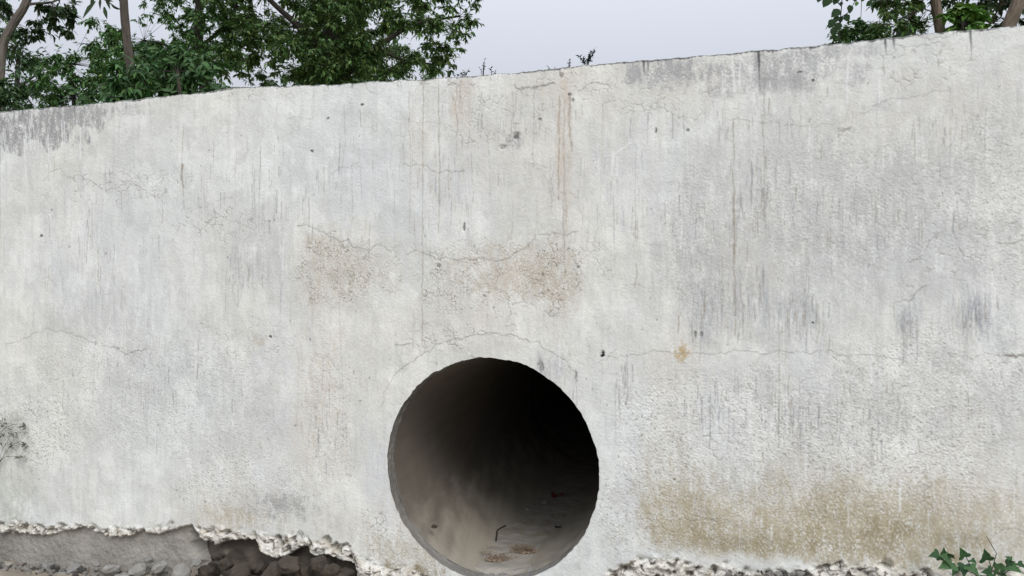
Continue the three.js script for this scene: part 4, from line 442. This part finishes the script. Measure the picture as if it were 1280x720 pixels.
weed(570, 95, 'flat dark weed on the crest, nearest to the dense tree', [[-.02, .02, 8], [.01, .012, 8]], .014, weedMat);
weed(562, 96, 'thin upright twig weed on the crest under the hanging tree twigs', [[0, .05, 7]], .014, weedMat);
weed(690, 86, 'short pale dry blades on the crest left of the tiny sprout', [[-.02, .014, 3], [.012, .008, 2]], .012, leafMat(.2, .19, .14));
weed(1128, 47, 'short dark weed on the crest below the right-hand trees', [[.03, .02, 12], [-.02, .02, 10]], .018, weedMat);
// creeper with pointed leaves, bottom right
{
  const at2 = (x, y, z) => { const [a, b] = W(x, y, z); return new THREE.Vector3(a, b, z); }, base = at2(1235, 735, 0.1), root = thing('creeping_vine', 'dark green creeper with pointed leaves on the pale rubble at the lower right', 'creeper', base.toArray());
  const stems = [[[1235, 735, .1], [1215, 715, .1], [1190, 706, .09], [1176, 690, .07]], [[1235, 735, .1], [1240, 712, .08], [1246, 694, .05], [1240, 680, .04], [1233, 670, .035]], [[1235, 735, .1], [1256, 716, .12], [1276, 708, .12]], [[1215, 715, .1], [1210, 700, .09], [1202, 688, .06]], [[1240, 712, .08], [1236, 700, .08]]];
  for (const s of stems) mesh('stem', limb(s.map((q) => at2(...q).sub(base)), .0022, .001, 5), darkBark, root);
  const mats = [leafMat(.05, .125, .045, .6), leafMat(.04, .095, .04, .6), leafMat(.08, .165, .065, .6)];
  [[1178, 698, 1182, 684], [1174, 694, 1160, 694], [1186, 700, 1176, 692], [1206, 696, 1200, 684], [1233, 700, 1232, 686], [1190, 704, 1172, 710], [1196, 708, 1190, 722], [1206, 706, 1204, 724], [1212, 708, 1226, 720], [1214, 700, 1222, 704], [1240, 716, 1226, 714], [1244, 712, 1254, 704], [1250, 716, 1262, 722], [1258, 706, 1268, 700], [1262, 708, 1280, 716], [1256, 708, 1250, 718], [1272, 704, 1284, 710], [1232, 720, 1236, 730], [1264, 702, 1258, 694], [1186, 696, 1194, 690]].forEach(([x, y, tx, ty], k) => { const a = at2(x, y, .08 + .02 * (k % 3)), b = at2(tx, ty, .11 + .03 * (k % 3)), d = b.clone().sub(a), m = mesh('leaf', unitIvy, mats[k % 3], root); m.applyMatrix4(leafMatrix(a.sub(base), d, new THREE.Vector3(gauss() * .4, .7, .8), d.length() * 0.85)); });
}
// dry weed against the wall and grass, lower left
{
  const at2 = (x, y, z) => { const [a, b] = W(x, y, z); return new THREE.Vector3(a, b, z); }, base = at2(-14, 640, .04), root = thing('straggly_weed', 'straggly dark weed with thin stems pressed against the wall at the left edge', 'weed', base.toArray());
  for (const s of [[[-14, 640], [-6, 590], [6, 556], [18, 540]], [[-14, 640], [-10, 580], [-2, 545], [4, 522]], [[-12, 600], [4, 572], [26, 571]], [[-8, 590], [10, 562], [20, 552], [34, 555]], [[-2, 545], [10, 532], [30, 530]]]) mesh('stem', limb(s.map(([x, y]) => at2(x, y, .025).sub(base)), .0016, .0008, 4), darkBark, root);
  const gs = [], lg = leafGeo(.015, .009); for (let k = 0; k < 230; k++) { const c = [[4, 530, 14, 10], [16, 540, 12, 8], [28, 533, 8, 5], [14, 556, 12, 6], [30, 556, 7, 4], [0, 545, 8, 14], [24, 571, 8, 3], [-4, 570, 6, 20]][k % 8], p = at2(c[0] + gauss() * c[2] * .7, c[1] + gauss() * c[3] * .7, rr(.012, .04)).sub(base), g = lg.clone(); g.applyMatrix4(leafMatrix(p, randDir(.1), randUp(), rr(.6, 1.2))); gs.push(g); }
  tag(mesh('foliage', mergeGeometries(gs), leafMat(.11, .125, .085, .9), root), null, null, null, 'stuff');
  const N = 260, im = new THREE.InstancedMesh(leafGeo(.16, .006, { droop: .3, broad: .3 }), leafMat(.07, .11, .045), N); for (let k = 0; k < N; k++) { const x = -3.06 + gauss() * .16, z = .08 + Math.abs(gauss()) * .12; im.setMatrixAt(k, leafMatrix(new THREE.Vector3(x, groundY(x, z) - .01, z), new THREE.Vector3(gauss() * .35, 1, gauss() * .35), new THREE.Vector3(gauss(), 0, gauss()), rr(.6, 2.4))); im.setColorAt(k, new THREE.Color().setRGB(rr(.7, 1.4), rr(.8, 1.2), rr(.6, 1))); }
  im.name = 'grass'; im.castShadow = im.receiveShadow = true; scene.add(im); tag(im, 'tuft of green grass growing at the foot of the wall at the left edge', 'grass', null, 'stuff');
}

renderer.render(scene, camera);
